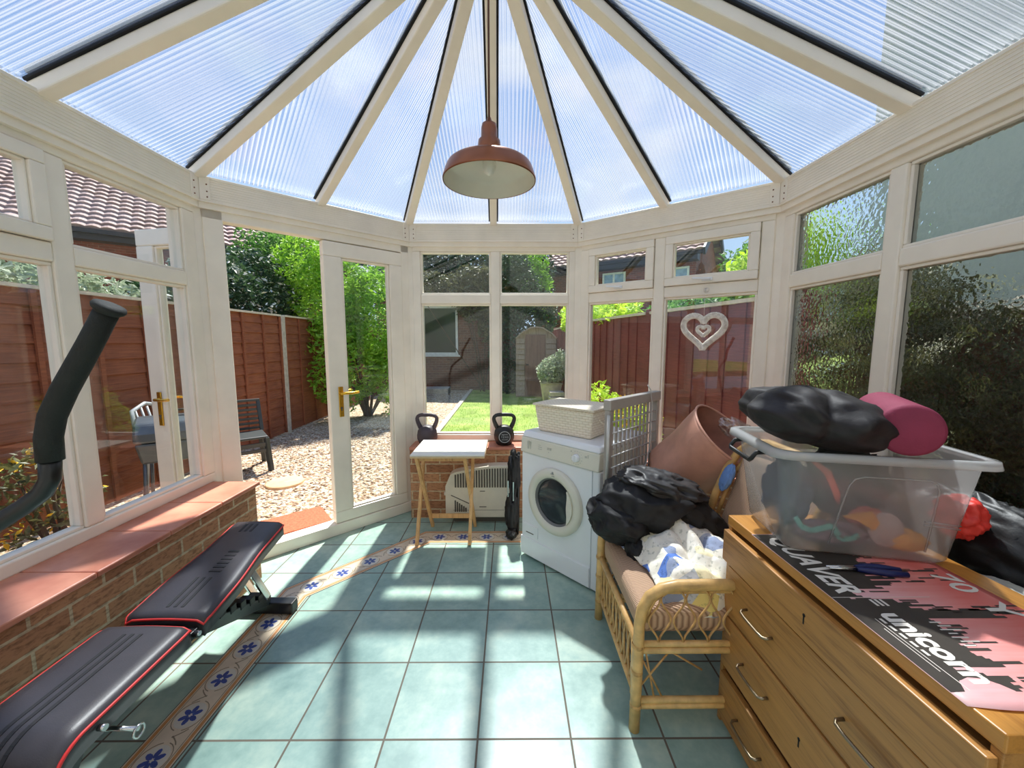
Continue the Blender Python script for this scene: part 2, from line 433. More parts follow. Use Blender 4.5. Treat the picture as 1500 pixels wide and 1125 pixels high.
def film():
    m = Mat('clear_polythene')
    tr = m.n('BsdfTransparent'); tr.inputs[0].default_value = (0.96, 0.96, 0.96, 1)
    gl = m.n('BsdfGlossy'); gl.inputs['Roughness'].default_value = 0.15; gl.inputs[0].default_value = (1, 0.95, 0.95, 1)
    m.l(m.bump(m.noise(m.pos(), 30, 3), 0.8, 0.01), gl.inputs['Normal'])
    x = m.n('MixShader'); x.inputs[0].default_value = 0.22; m.l(tr.outputs[0], x.inputs[1]); m.l(gl.outputs[0], x.inputs[2])
    return m.done(x.outputs[0])
M['film'] = film()

def brick(name, c1, c2, mortar, rough=0.85, sc=1.0):
    m = Mat(name); uv = m.uvc()
    b = m.n('TexBrick'); m.l(uv, b.inputs['Vector'])
    b.inputs['Scale'].default_value = 1.0; b.inputs['Brick Width'].default_value = 0.225*sc; b.inputs['Row Height'].default_value = 0.075*sc
    b.inputs['Mortar Size'].default_value = 0.006*sc; b.inputs['Mortar Smooth'].default_value = 0.2; b.inputs['Bias'].default_value = 0.0
    b.inputs['Color1'].default_value = c1; b.inputs['Color2'].default_value = c2; b.inputs['Mortar'].default_value = mortar
    sp = m.noise(m.map(m.pos(), (1, 1, 3)), 26, 4, 0.7)
    dk = m.ramp(sp, [(0.36, (0.35, 0.3, 0.28, 1)), (0.52, (1, 1, 1, 1))])
    c = m.n('MixRGB', blend_type='MULTIPLY'); c.inputs[0].default_value = 0.7
    m.l(b.outputs['Color'], c.inputs[1]); m.l(dk, c.inputs[2])
    inv = m.math('SUBTRACT', 1.0, b.outputs['Fac'])
    h = m.math('ADD', m.math('MULTIPLY', inv, 1.0), m.math('MULTIPLY', sp, 0.3))
    return m.done(m.pbsdf(c.outputs[0], rough, 0, m.bump(h, 0.5, 0.006)))
M['brick'] = brick('buff_red_brick', srgb(194, 142, 104), srgb(162, 112, 80), srgb(200, 178, 146))
M['brick_out'] = brick('red_house_brick', srgb(150, 74, 54), srgb(120, 58, 46), srgb(150, 120, 104))
M['brick_garden'] = brick('brown_garden_brick', srgb(132, 84, 62), srgb(104, 64, 50), srgb(140, 116, 96))

def quarry():
    m = Mat('terracotta_sill_tile'); uv = m.uvc(); p = m.pos()
    n = m.noise(p, 5, 4); c = m.ramp(n, [(0.3, srgb(176, 104, 82)), (0.7, srgb(214, 146, 120))])
    return m.done(m.pbsdf(c, 0.4, 0, m.bump(m.noise(p, 60, 3), 0.1, 0.003)))
M['quarry'] = quarry()

def floormat():
    m = Mat('sage_floor_tile'); p = m.pos(); T = 0.336
    sp = m.n('SeparateXYZ'); m.l(p, sp.inputs[0])
    x = m.math('ADD', sp.outputs[0], 0.117 + T*30); y = m.math('ADD', sp.outputs[1], -1.577 + T*30)
    gx = m.math('LESS_THAN', m.math('PINGPONG', x, T/2), 0.0038); gy = m.math('LESS_THAN', m.math('PINGPONG', y, T/2), 0.0038)
    g = m.math('MAXIMUM', gx, gy)
    ix = m.math('FLOOR', m.math('DIVIDE', x, T)); iy = m.math('FLOOR', m.math('DIVIDE', y, T))
    cb = m.n('CombineXYZ'); m.l(ix, cb.inputs[0]); m.l(iy, cb.inputs[1])
    wn_ = m.n('TexWhiteNoise'); m.l(cb.outputs[0], wn_.inputs['Vector'])
    # offset the cloud pattern per tile
    ad = m.n('VectorMath', operation='ADD'); m.l(p, ad.inputs[0])
    sc = m.n('VectorMath', operation='SCALE'); m.l(wn_.outputs['Color'], sc.inputs[0]); sc.inputs['Scale'].default_value = 9.0
    m.l(sc.outputs[0], ad.inputs[1])
    n1 = m.noise(ad.outputs[0], 4.5, 5, 0.6); n2 = m.noise(ad.outputs[0], 26, 3, 0.6)
    f = m.math('ADD', m.math('MULTIPLY', n1, 0.75), m.math('MULTIPLY', n2, 0.25))
    c = m.ramp(f, [(0.34, srgb(128, 158, 150)), (0.5, srgb(152, 180, 170)), (0.66, srgb(180, 200, 184))])
    v = m.math('ADD', 0.94, m.math('MULTIPLY', wn_.outputs['Value'], 0.1))
    hs = m.n('HueSaturation'); m.l(c, hs.inputs['Color']); m.l(v, hs.inputs['Value'])
    col = m.mix(g, hs.outputs[0], srgb(104, 96, 84))
    rg = m.math('ADD', 0.30, m.math('MULTIPLY', g, 0.5))
    h = m.math('ADD', m.math('MULTIPLY', m.math('SUBTRACT', 1.0, g), 1.0), m.math('MULTIPLY', n2, 0.12))
    return m.done(m.pbsdf(col, rg, 0, m.bump(h, 0.35, 0.004)))
M['floor'] = floormat()
M['border_cream'] = plain('border_tile_glaze', srgb(222, 204, 180), 0.3, 0, 0.06, 12)
M['border_tan'] = plain('border_tile_band', srgb(206, 146, 92), 0.3, 0, 0.1, 30)
M['border_pale'] = plain('border_tile_medallion', srgb(218, 212, 200), 0.3, 0, 0.05, 20)
M['border_blue'] = plain('border_tile_blue_flower', srgb(66, 86, 158), 0.3, 0, 0.15, 60)
M['border_scroll'] = plain('border_tile_scroll', srgb(150, 134, 112), 0.3, 0, 0.1, 30)
M['grout'] = plain('grout', srgb(100, 92, 80), 0.9)

def gravelmat():
    m = Mat('pea_gravel'); p = m.pos()
    v = m.n('TexVoronoi'); m.l(p, v.inputs['Vector']); v.inputs['Scale'].default_value = 34
    sp = m.n('SeparateColor'); m.l(v.outputs['Color'], sp.inputs[0])
    c = m.ramp(sp.outputs[0], [(0.0, srgb(148, 112, 84)), (0.3, srgb(204, 174, 138)), (0.6, srgb(228, 206, 176)), (1.0, srgb(246, 236, 218))])
    d = m.ramp(v.outputs['Distance'], [(0.25, (1, 1, 1, 1)), (0.75, (0.35, 0.3, 0.27, 1))])
    x = m.n('MixRGB', blend_type='MULTIPLY'); x.inputs[0].default_value = 0.8; m.l(c, x.inputs[1]); m.l(d, x.inputs[2])
    h = m.math('SUBTRACT', 1.0, v.outputs['Distance'])
    return m.done(m.pbsdf(x.outputs[0], 0.8, 0, m.bump(h, 0.9, 0.02)))
M['gravel'] = gravelmat()
def lawnmat():
    m = Mat('lawn_soil_grass'); p = m.pos()
    f = m.math('ADD', m.math('MULTIPLY', m.noise(p, 2.2, 4), 0.6), m.math('MULTIPLY', m.noise(p, 70, 3), 0.4))
    c = m.ramp(f, [(0.35, srgb(124, 140, 60)), (0.5, srgb(150, 178, 78)), (0.66, srgb(204, 206, 120))])
    return m.done(m.pbsdf(c, 0.9, 0, m.bump(m.noise(p, 90, 3), 0.8, 0.03)))
M['lawn'] = lawnmat()
def fencemat(name, c1, c2):
    m = Mat(name); uv = m.uvc(); n = m.noise(m.map(uv, (2, 40, 1)), 2, 4, 0.6); n2 = m.noise(m.pos(), 2.5, 3)
    c = m.ramp(m.math('ADD', m.math('MULTIPLY', n, 0.6), m.math('MULTIPLY', n2, 0.4)), [(0.35, c2), (0.62, c1)])
    return m.done(m.pbsdf(c, 0.8, 0, m.bump(n, 0.2, 0.004)))
M['fence'] = fencemat('brown_stained_fence', srgb(156, 92, 60), srgb(114, 62, 42))
M['fence_red'] = fencemat('red_stained_fence', srgb(138, 70, 66), srgb(98, 50, 50))
def rooftile():
    m = Mat('pantile_roof'); uv = m.uvc(); sp = m.n('SeparateXYZ'); m.l(uv, sp.inputs[0])
    n = m.noise(m.pos(), 3, 3); c = m.ramp(n, [(0.3, srgb(152, 124, 118)), (0.7, srgb(186, 160, 152))])
    return m.done(m.pbsdf(c, 0.75))
M['rooftile'] = rooftile()
def corduroy():
    m = Mat('beige_corduroy'); p = m.pos(); sp = m.n('SeparateXYZ'); m.l(p, sp.inputs[0])
    s = m.math('ADD', sp.outputs[1], m.math('MULTIPLY', sp.outputs[0], 0.35))
    w = m.math('PINGPONG', s, 0.004); f = m.math('DIVIDE', w, 0.004)
    c = m.ramp(f, [(0.1, srgb(150, 116, 92)), (0.7, srgb(206, 172, 142))])
    return m.done(m.pbsdf(c, 0.9, 0, m.bump(f, 0.5, 0.004)))
M['cord_beige'] = corduroy()
def blanketmat():
    m = Mat('floral_patchwork_cotton'); p = m.pos()
    v = m.n('TexVoronoi'); m.l(m.map(p, (1, 1, 1), (0.2, 0.1, 0.5)), v.inputs['Vector']); v.inputs['Scale'].default_value = 13; v.inputs['Randomness'].default_value = 1.0
    sp = m.n('SeparateColor'); m.l(v.outputs['Color'], sp.inputs[0])
    c = m.ramp(sp.outputs[0], [(0.0, srgb(96, 132, 206)), (0.13, srgb(96, 132, 206)), (0.15, srgb(246, 240, 222)), (0.55, srgb(240, 236, 226)),
                               (0.57, srgb(240, 214, 120)), (0.72, srgb(246, 236, 196)), (0.86, srgb(226, 226, 220)), (0.9, srgb(150, 162, 190))])
    n = m.noise(p, 55, 3); k = m.ramp(n, [(0.56, (1, 1, 1, 1)), (0.66, srgb(196, 200, 196))])
    x = m.n('MixRGB', blend_type='MULTIPLY'); x.inputs[0].default_value = 0.8; m.l(c, x.inputs[1]); m.l(k, x.inputs[2])
    return m.done(m.pbsdf(x.outputs[0], 0.9, 0, m.bump(m.noise(p, 34, 3), 0.25, 0.01)))
M['blanket'] = blanketmat()
def basketmat():
    m = Mat('woven_paper_basket'); p = m.uvc(); sp = m.n('SeparateXYZ'); m.l(p, sp.inputs[0])
    r = m.math('FLOOR', m.math('DIVIDE', sp.outputs[1], 0.016))
    sh = m.math('MULTIPLY', m.math('MODULO', r, 2.0), 0.02)
    a = m.math('DIVIDE', m.math('PINGPONG', m.math('ADD', sp.outputs[0], sh), 0.02), 0.02)
    b = m.math('DIVIDE', m.math('PINGPONG', sp.outputs[1], 0.008), 0.008)
    h = m.math('MULTIPLY', m.math('POWER', a, 0.35), m.math('POWER', b, 0.5))
    c = m.ramp(h, [(0.05, srgb(212, 192, 162)), (0.45, srgb(246, 234, 212))])
    return m.done(m.pbsdf(c, 0.8, 0, m.bump(h, 0.6, 0.006)))
M['basket'] = basketmat()
def posterpink():
    m = Mat('pink_poster_print'); p = m.pos()
    st = m.noise(m.map(p, (2, 26, 1)), 2.0, 4, 0.7); b = m.noise(p, 4.0, 3); sp = m.n('SeparateXYZ'); m.l(p, sp.inputs[0])
    gx = m.math('MULTIPLY', m.math('SUBTRACT', sp.outputs[0], 0.80), 1.9)
    f = m.math('ADD', gx, m.math('ADD', m.math('MULTIPLY', st, 0.35), m.math('MULTIPLY', b, 0.5)))
    c = m.ramp(f, [(0.35, srgb(246, 206, 200)), (0.55, srgb(240, 184, 184)), (0.8, srgb(238, 148, 140)), (1.0, srgb(228, 116, 106))])
    return m.done(m.pbsdf(c, 0.35))
M['poster'] = posterpink()
def wicker():
    m = Mat('whitewashed_wicker'); p = m.pos(); n = m.noise(p, 40, 3)
    return m.done(m.pbsdf(m.ramp(n, [(0.35, srgb(214, 204, 192)), (0.6, srgb(246, 240, 230))]), 0.8))
M['wicker'] = wicker()

# ================================================================== STRUCTURE
LX, RX, BY = -1.77, 1.61, -1.0
A = (-1.77, BY); B = (-1.765, 2.275); Cc = (-0.806, 3.18); D = (0.546, 3.178); Ee = (1.595, 2.34); G_ = (1.62, BY)
RING = [A, B, Cc, D, Ee, G_]
GZ = -0.12                                     # ground outside
def inward(pts, d):                            # offset of the open polyline towards the room (d>0)
    out = []; n = len(pts)
    for i in range(n):
        ds = []
        for k in (i-1, i):
            if 0 <= k < n-1:
                a, b = Vector(pts[k]), Vector(pts[k+1]); t = (b - a).normalized(); ds.append(Vector((t.y, -t.x)))
        if len(ds) == 1: v = ds[0]*d
        else:
            m = (ds[0] + ds[1]).normalized(); v = m*(d/m.dot(ds[0]))
        out.append(Vector(pts[i]) + v)
    return out
def strip(mb, pts, d0, d1, z0, z1, segs=None, mi=0):      # wall-like strip between two inward offsets
    a = inward(pts, d0); b = inward(pts, d1)
    for i in range(len(pts)-1):
        if segs is not None and i not in segs: continue
        mb.hexa([(a[i].x, a[i].y, z0), (b[i].x, b[i].y, z0), (b[i+1].x, b[i+1].y, z0), (a[i+1].x, a[i+1].y, z0)],
                [(a[i].x, a[i].y, z1), (b[i].x, b[i].y, z1), (b[i+1].x, b[i+1].y, z1), (a[i+1].x, a[i+1].y, z1)], mi)
    return mb

# floor slab with border trim
fl = MB(); o6 = inward(RING, -0.10)
fl.prism([(p.x, p.y, -0.30) for p in o6] , (0, 0, 0.30))
floor = tag(fl.build('floor', M['floor'], fixn=True), kind='structure')

# patterned border tiles: a shallow inlay running round the room
PATH = [(-1.222, BY), (-1.222, 2.06), (-0.60, 2.69), (0.60, 2.69)]
bt = MB(); TH = 0.0012
ia = inward(PATH, -0.045); ib = inward(PATH, 0.045)
strip(bt, PATH, -0.083, 0.083, 0.0, TH)
for s_ in (-1, 1):
    strip(bt, PATH, s_*0.070 - 0.0065, s_*0.070 + 0.0065, TH, TH + 0.0004, mi=1); strip(bt, PATH, s_*0.058 - 0.0015, s_*0.058 + 0.0015, TH, TH + 0.0004, mi=4)
    strip(bt, PATH, s_*0.0838 - 0.0014, s_*0.0838 + 0.0014, 0, TH + 0.0006, mi=5)
for k in range(3):
    a, b = Vector(PATH[k]), Vector(PATH[k+1]); L = (b - a).length; t = (b - a)/L; n_ = Vector((t.y, -t.x))
    cnt = int(round(L/0.165)); 
    for i in range(cnt):
        c = a + t*((i + 0.5)*L/cnt)
        P2 = lambda u, w: c + t*u + n_*w
        ring = [P2(0.052*math.cos(q*math.pi/10), 0.048*math.sin(q*math.pi/10)) for q in range(20)]
        bt.prism([(q.x, q.y, TH) for q in ring], (0, 0, 0.0004), 2)
        for q in range(6):                      # petals
            an = q*math.pi/3; pc = P2(0.023*math.cos(an), 0.021*math.sin(an))
            el = [pc + (t*math.cos(an) + n_*math.sin(an))*(0.017*math.cos(w)) + (n_*math.cos(an) - t*math.sin(an))*(0.0095*math.sin(w)) for w in [2*math.pi*z/8 for z in range(8)]]
            bt.prism([(q2.x, q2.y, TH + 0.0004) for q2 in el], (0, 0, 0.0004), 3)
        sc = [P2(-0.083 + 0.166*z/16, 0.040*math.sin(2*math.pi*z/16 + (i % 2)*math.pi)) for z in range(17)]
        for z in range(16):
            p, q = sc[z], sc[z+1]
            if abs(z - 7.5) < 5: continue
            bt.bar((p.x, p.y, TH + 0.0002), (q.x, q.y, TH + 0.0002), 0.004, 0.0006, mi=4)
        for sg in (-1, 1):
            ar = [P2(0.060*math.cos(q), sg*0.054*math.sin(q)) for q in [0.2 + 2.7*z/10 for z in range(11)]]
            for z in range(10):
                bt.bar((ar[z].x, ar[z].y, TH + 0.0003), (ar[z+1].x, ar[z+1].y, TH + 0.0003), 0.0032, 0.0006, mi=4)
tag(bt.build('trim_1', [M['border_cream'], M['border_tan'], M['border_pale'], M['border_blue'], M['border_scroll'], M['grout']], fixn=True),
    'patterned border of blue flower tiles inlaid in the sage floor', kind='structure')

# dwarf brick walls with quarry tile sills
def dwarf(name, segs, ends=()):
    mb = MB(); strip(mb, RING, -0.08, 0.245, -0.02, 0.565, segs)
    return mb
wl_ = MB()
wl_.box((-1.86, BY, -0.02), (-1.505, 2.21, 0.57)); tag(wl_.build('wall_left', M['brick'], bevel=0.004), kind='structure')
wb = MB(); wb.hexa([(-0.80, 3.0, -0.02), (0.46, 3.0, -0.02), (0.55, 3.27, -0.02), (-0.80, 3.27, -0.02)], [(-0.80, 3.0, 0.565), (0.46, 3.0, 0.565), (0.55, 3.27, 0.565), (-0.80, 3.27, 0.565)])
tag(wb.build('wall_back', M['brick'], bevel=0.004), kind='structure')
wr = MB(); strip(wr, RING, -0.08, 0.18, -0.02, 0.565, (3, 4))
tag(wr.build('wall_right', M['brick']), kind='structure')
# sills
def sill(name, segs, d1, dd=0.0):
    mb = MB(); a = inward(RING, -0.0); b = inward(RING, d1)
    for i in segs:
        p0, p1, q0, q1 = Vector(a[i]), Vector(a[i+1]), Vector(b[i]), Vector(b[i+1])
        L = (p1 - p0).length; k = max(1, int(round(L/0.305)))
        for j in range(k):
            g = 0.0022/L
            f0, f1 = j/k + g, (j+1)/k - g
            w = [p0.lerp(p1, f0), q0.lerp(q1, f0), q0.lerp(q1, f1), p0.lerp(p1, f1)]
            mb.hexa([(x.x, x.y, 0.566) for x in w], [(x.x, x.y, 0.590) for x in w])
    return tag(mb.build(name, M['quarry'], bevel=0.004), kind='structure')
sl = MB()
for j in range(11):
    y1 = 2.235 - j*0.305; sl.box((-1.80, y1 - 0.302, 0.571), (-1.492, y1, 0.594))
tag(sl.build('trim_2', M['quarry'], bevel=0.005), 'terracotta tiled sill along the left windows', kind='structure')
sb = MB()
for j in range(4):
    x0 = -0.80 + j*0.315; sb.box((x0, 2.985, 0.566), (min(x0 + 0.312, 0.46), 3.22, 0.590))
tag(sb.build('trim_3', M['quarry'], bevel=0.005), 'terracotta tiled sill under the centre window', kind='structure')
sill('trim_4', (3, 4), 0.19)

# house wall behind the viewer
hw = MB(); hw.box((-2.0, BY - 0.25, -0.3), (1.9, BY, 3.6)); tag(hw.build('wall_rear', M['plaster']), kind='structure')

# window runs -------------------------------------------------------------
class Run:
    def __init__(s, P, Q):
        s.P = Vector((P[0], P[1], 0)); s.Q = Vector((Q[0], Q[1], 0)); s.L = (s.Q - s.P).length
        s.M = frame(s.P, s.Q - s.P)            # x along, y outward, z up
ZB, ZT, ZR = 0.592, 2.14, 2.175                 # sill, glass top, ring bottom
TR = 1.765
def window(idx, run, mull, u0, u1, glass, fan=(), lw=0.07, rw=0.07, m=0.074, seg_lab=None):
    """mull: mullion centres; u0,u1: ends of the frame in metres along the run"""
    root = tag(empty('window_%d' % idx, run.P + Vector((0, 0, ZB))), seg_lab, kind='structure')
    fr = MB(run.M); y0, y1 = 0.0, 0.07
    fr.box((u0, y0, ZB), (u1, y1, ZB + 0.055)); fr.box((u0, y0, ZT), (u1, y1, ZR + 0.005))
    fr.box((u0, y0, ZB + 0.0551), (u0 + lw, y1, ZT - 0.0001)); fr.box((u1 - rw, y0, ZB + 0.0551), (u1, y1, ZT - 0.0001))
    for c in mull: fr.box((c - m/2, y0, ZB + 0.0551), (c + m/2, y1, ZT - 0.0001))
    edges = [u0 + lw] + [q for c in mull for q in (c - m/2, c + m/2)] + [u1 - rw]
    cols = [(edges[i], edges[i+1]) for i in range(0, len(edges), 2)]
    for a, b in cols: fr.box((a + 0.0001, y0, TR - m/2), (b - 0.0001, y1, TR + m/2))
    fr.build('window_frame', M['upvc'], root, bevel=0.007)
    bd = MB(run.M)
    for ci, (a, b) in enumerate(cols):
        for z0, z1 in ((ZB + 0.055, TR - m/2), (TR + m/2, ZT)):
            t = 0.014                           # glazing bead
            if z0 > 1 and ci in fan:
                continue
            bd.box((a, 0.012, z0), (b, 0.058, z0 + t)); bd.box((a, 0.012, z1 - t), (b, 0.058, z1))
            bd.box((a, 0.012, z0 + t), (a + t, 0.058, z1 - t)); bd.box((b - t, 0.012, z0 + t), (b, 0.058, z1 - t))
            pm = MB(run.M); pm.box((a + t*0.7, 0.032, z0 + t*0.7), (b - t*0.7, 0.038, z1 - t*0.7))
            pm.build('glass_pane', M[glass], root)
    bd.build('glazing_bead', M['upvc_line'], root, bevel=0.004)
    for ci in fan:                              # opening fanlight sash
        a, b = cols[ci]; z0, z1 = TR + m/2, ZT; g = 0.003; w = 0.052
        sa = MB(run.M); f0, f1 = -0.016, 0.05
        a += g; b -= g; z0 += g; z1 -= g
        sa.box((a, f0, z0), (b, f1, z0 + w)); sa.box((a, f0, z1 - w), (b, f1, z1))
        sa.box((a, f0, z0 + w + 0.0001), (a + w, f1, z1 - w - 0.0001)); sa.box((b - w, f0, z0 + w + 0.0001), (b, f1, z1 - w - 0.0001))
        t = 0.01
        for q in ((a + w, z0 + w, b - w, z0 + w + t), (a + w, z1 - w - t, b - w, z1 - w), (a + w, z0 + w, a + w + t, z1 - w), (b - w - t, z0 + w, b - w, z1 - w)):
            sa.box((q[0], -0.004, q[1]), (q[2], 0.04, q[3]))
        so = sa.build('sash', M['upvc'], root, bevel=0.007)
        pm = MB(run.M); pm.box((a + w - 0.004, 0.02, z0 + w - 0.004), (b - w + 0.004, 0.026, z1 - w + 0.004)); pm.build('sash_pane', M[glass], so)
        ha = MB(run.M); c = (a + b)/2
        ha.box((c - 0.035, f0 - 0.012, z0 + 0.012), (c + 0.03, f0, z0 + 0.034)); ha.bar((c + 0.02, f0 - 0.018, z0 + 0.022), (c - 0.09, f0 - 0.022, z0 + 0.034), 0.012, 0.012)
        ha.build('handle', M['white'], so, bevel=0.004)
    return root
rA = Run(A, B); rB = Run(B, Cc); rC = Run(Cc, D); rD = Run(D, Ee); rE = Run(Ee, G_)
yl = [1.585, 0.955, 0.325, -0.305]
window(1, rA, [y - BY for y in reversed(yl)], 0.0, rA.L - 0.02, 'glass', fan=(3,), rw=0.085)
window(2, rC, [-0.1175 + 0.806], 0.02, rC.L - 0.02, 'glass', lw=0.066, rw=0.05)
window(3, rD, [0.645], 0.03, rD.L - 0.03, 'glass', fan=(0, 1), lw=0.07, rw=0.07)
yr = [1.665, 1.02, 0.375, -0.27]
window(4, rE, [2.34 - y for y in yr], 0.02, rE.L, 'obscured', lw=0.07)

# corner posts
cp = MB()
for i in (1, 2, 3, 4):
    a = inward(RING, 0.004)[i]; b = inward(RING, -0.10)[i]
    p = Vector(RING[i]); d = (b - a).normalized(); s = Vector((-d.y, d.x))
    w = 0.062 if i != 1 else 0.075
    cp.hexa([(*(a + s*w*0.9), -0.0), (*(a - s*w*0.9), -0.0), (*(b - s*w*1.3), -0.0), (*(b + s*w*1.3), -0.0)],
            [(*(a + s*w*0.9), ZR), (*(a - s*w*0.9), ZR), (*(b - s*w*1.3), ZR), (*(b + s*w*1.3), ZR)])
tag(cp.build('trim_5', M['upvc'], bevel=0.006, fixn=True), 'white corner posts of the conservatory', kind='structure')

# eaves ring beam (stepped profile)
rb = MB()
strip(rb, RING, 0.030, -0.05, 2.215, 2.335)
strip(rb, RING, 0.020, -0.15, 2.172, 2.2149)
strip(rb, RING, 0.034, 0.02, 2.33, 2.345)
strip(rb, RING, 0.034, 0.02, 2.205, 2.216)
ribs_z = [2.225 + k*0.0135 for k in range(8)]
for z in ribs_z: strip(rb, RING, 0.032, 0.029, z, z + 0.004)
tag(rb.build('trim_6', M['upvc'], bevel=0.002, seg=1), 'white ribbed eaves beam round the roof edge', kind='structure')
cbk = MB(); rs_ = MB()
for i in (1, 2, 3, 4):
    c = inward(RING, 0.036)[i]
    for sgn, j in ((-1, i-1), (1, i+1)):
        d = (Vector(RING[j]) - Vector(RING[i])).normalized()
        t = (Vector(RING[min(i, j)+1]) - Vector(RING[min(i, j)])).normalized(); n_ = Vector((t.y, -t.x))
        p = c; q = c + d*0.05; 
        cbk.hexa([(*(p), 2.215), (*(q), 2.215), (*(q - n_*0.02), 2.215), (*(p - n_*0.02), 2.215)], [(*(p), 2.338), (*(q), 2.338), (*(q - n_*0.02), 2.338), (*(p - n_*0.02), 2.338)])
        for zz in (2.232, 2.262, 2.30):
            s = c + d*0.034; rs_.lathe((s.x, s.y, zz), [(0.0001, 0.003), (0.0035, 0.003), (0.004, 0)], 8, (n_.x, n_.y, 0))
tag(cbk.build('trim_7', M['upvc'], bevel=0.003, fixn=True), 'white corner caps of the eaves beam', kind='structure')
tag(rs_.build('trim_8', M['rust']), 'rusty screw heads on the eaves corners', kind='structure')

# roof ---------------------------------------------------------------------
APX = Vector((-0.078, 1.655, 3.06)); RBK = Vector((-0.078, BY, 3.06)); EZ = 2.345
ceil = tag(empty('ceiling', (-0.078, 1.0, 2.345)), kind='structure')
oute = inward(RING, -0.13)
E3 = [Vector((p.x, p.y, EZ - 0.0)) for p in inward(RING, 0.0)]
def drop(i, p): return p
def panel(poly, du, name='roof_panel'):
    """poly: planar points; du: direction along the eaves"""
    du = Vector(du).normalized(); n = Vector((0, 0, 0)); k = len(poly)
    for i in range(k): n += Vector(poly[i]).cross(Vector(poly[(i+1) % k]))
    n.normalize()
    if n.z < 0: n = -n
    mb = MB(); pts = [Vector(p) + n*0.028 for p in poly]
    mb.add(pts, [tuple(range(k))])
    lo = [p + n*0.0 for p in pts]
    mb.uv[0] = [((p - pts[0]).dot(du), (p - pts[0]).dot(n.cross(du))) for p in pts]
    mb.v = []; mb.f = []; mb.mi = []; mb.sm = []
    mb.prism(pts, n*0.016)
    uv = lambda p: ((Vector(p) - pts[0]).dot(du), (Vector(p) - pts[0]).dot(n.cross(du)))
    for fi, f in enumerate(mb.f): mb.uv[fi] = [uv(mb.v[i]) for i in f]
    return mb.build(name, M['poly'], ceil)
def rib(p, q, w=0.058, h=0.05, gas=0.075, cut=0.0):
    p = Vector(p); q = Vector(q)
    mb = MB(); mb.bar(p + Vector((0, 0, -0.004)), q + Vector((0, 0, -0.004)), w, h)
    o = mb.build('glazing_bar', M['upvc'], ceil, bevel=0.006)
    g = MB(); up = Vector((0, 0, 1)); dz = Vector((0, 0, 0.028))
    g.bar(p + dz, q + dz, gas, 0.010); g.build('gasket', M['gasket'], o)
    c = MB(); c.bar(p + dz*2.2, q + dz*2.2, w, 0.02); c.build('bar_cap', M['upvc'], o)
mid = lambda a, b, t=0.5: a.lerp(b, t)
e0, e1, e2, e3, e4, e5 = E3
# hips and mid bars on the fan
for p in (e1, e2, e3, e4): rib(p, APX)
for a, b in ((e1, e2), (e2, e3), (e3, e4)): rib(mid(a, b), APX, w=0.052)
for (a, b) in ((e1, e2), (e2, e3), (e3, e4)):
    m_ = mid(a, b)
    panel([a, m_, APX], b - a); panel([m_, b, APX], b - a)
lys = [1.56, 0.86, 0.16, -0.54]
prev = e1; prevr = APX
for k, y in enumerate(lys):
    p = Vector((LX, y, EZ)); r_ = Vector((APX.x, y, APX.z)); rib(p, r_)
    panel([prev, p, r_] + ([prevr] if k else [APX]), (0, 1, 0)) if True else None
    prev, prevr = p, r_
panel([prev, e0, RBK, prevr], (0, 1, 0))
rys = [1.63, 0.93, 0.23, -0.47]
prev = e4; prevr = APX
for k, y in enumerate(rys):
    p = Vector((lerp(1.595, 1.62, (2.34 - y)/3.34), y, EZ)); r_ = Vector((APX.x, y, APX.z)); rib(p, r_)
    panel([prev, p, r_, prevr], (0, 1, 0)); prev, prevr = p, r_
panel([prev, e5, RBK, prevr], (0, 1, 0))
rg = MB(); rg.bar(APX + Vector((0, 0.04, 0.0)), RBK, 0.13, 0.07); rg.lathe(APX + Vector((0, 0, -0.04)), [(0.0001, 0), (0.12, 0), (0.14, 0.05), (0.08, 0.10), (0.0001, 0.11)], 16)
rg.build('ridge_beam', M['upvc'], ceil, bevel=0.008)

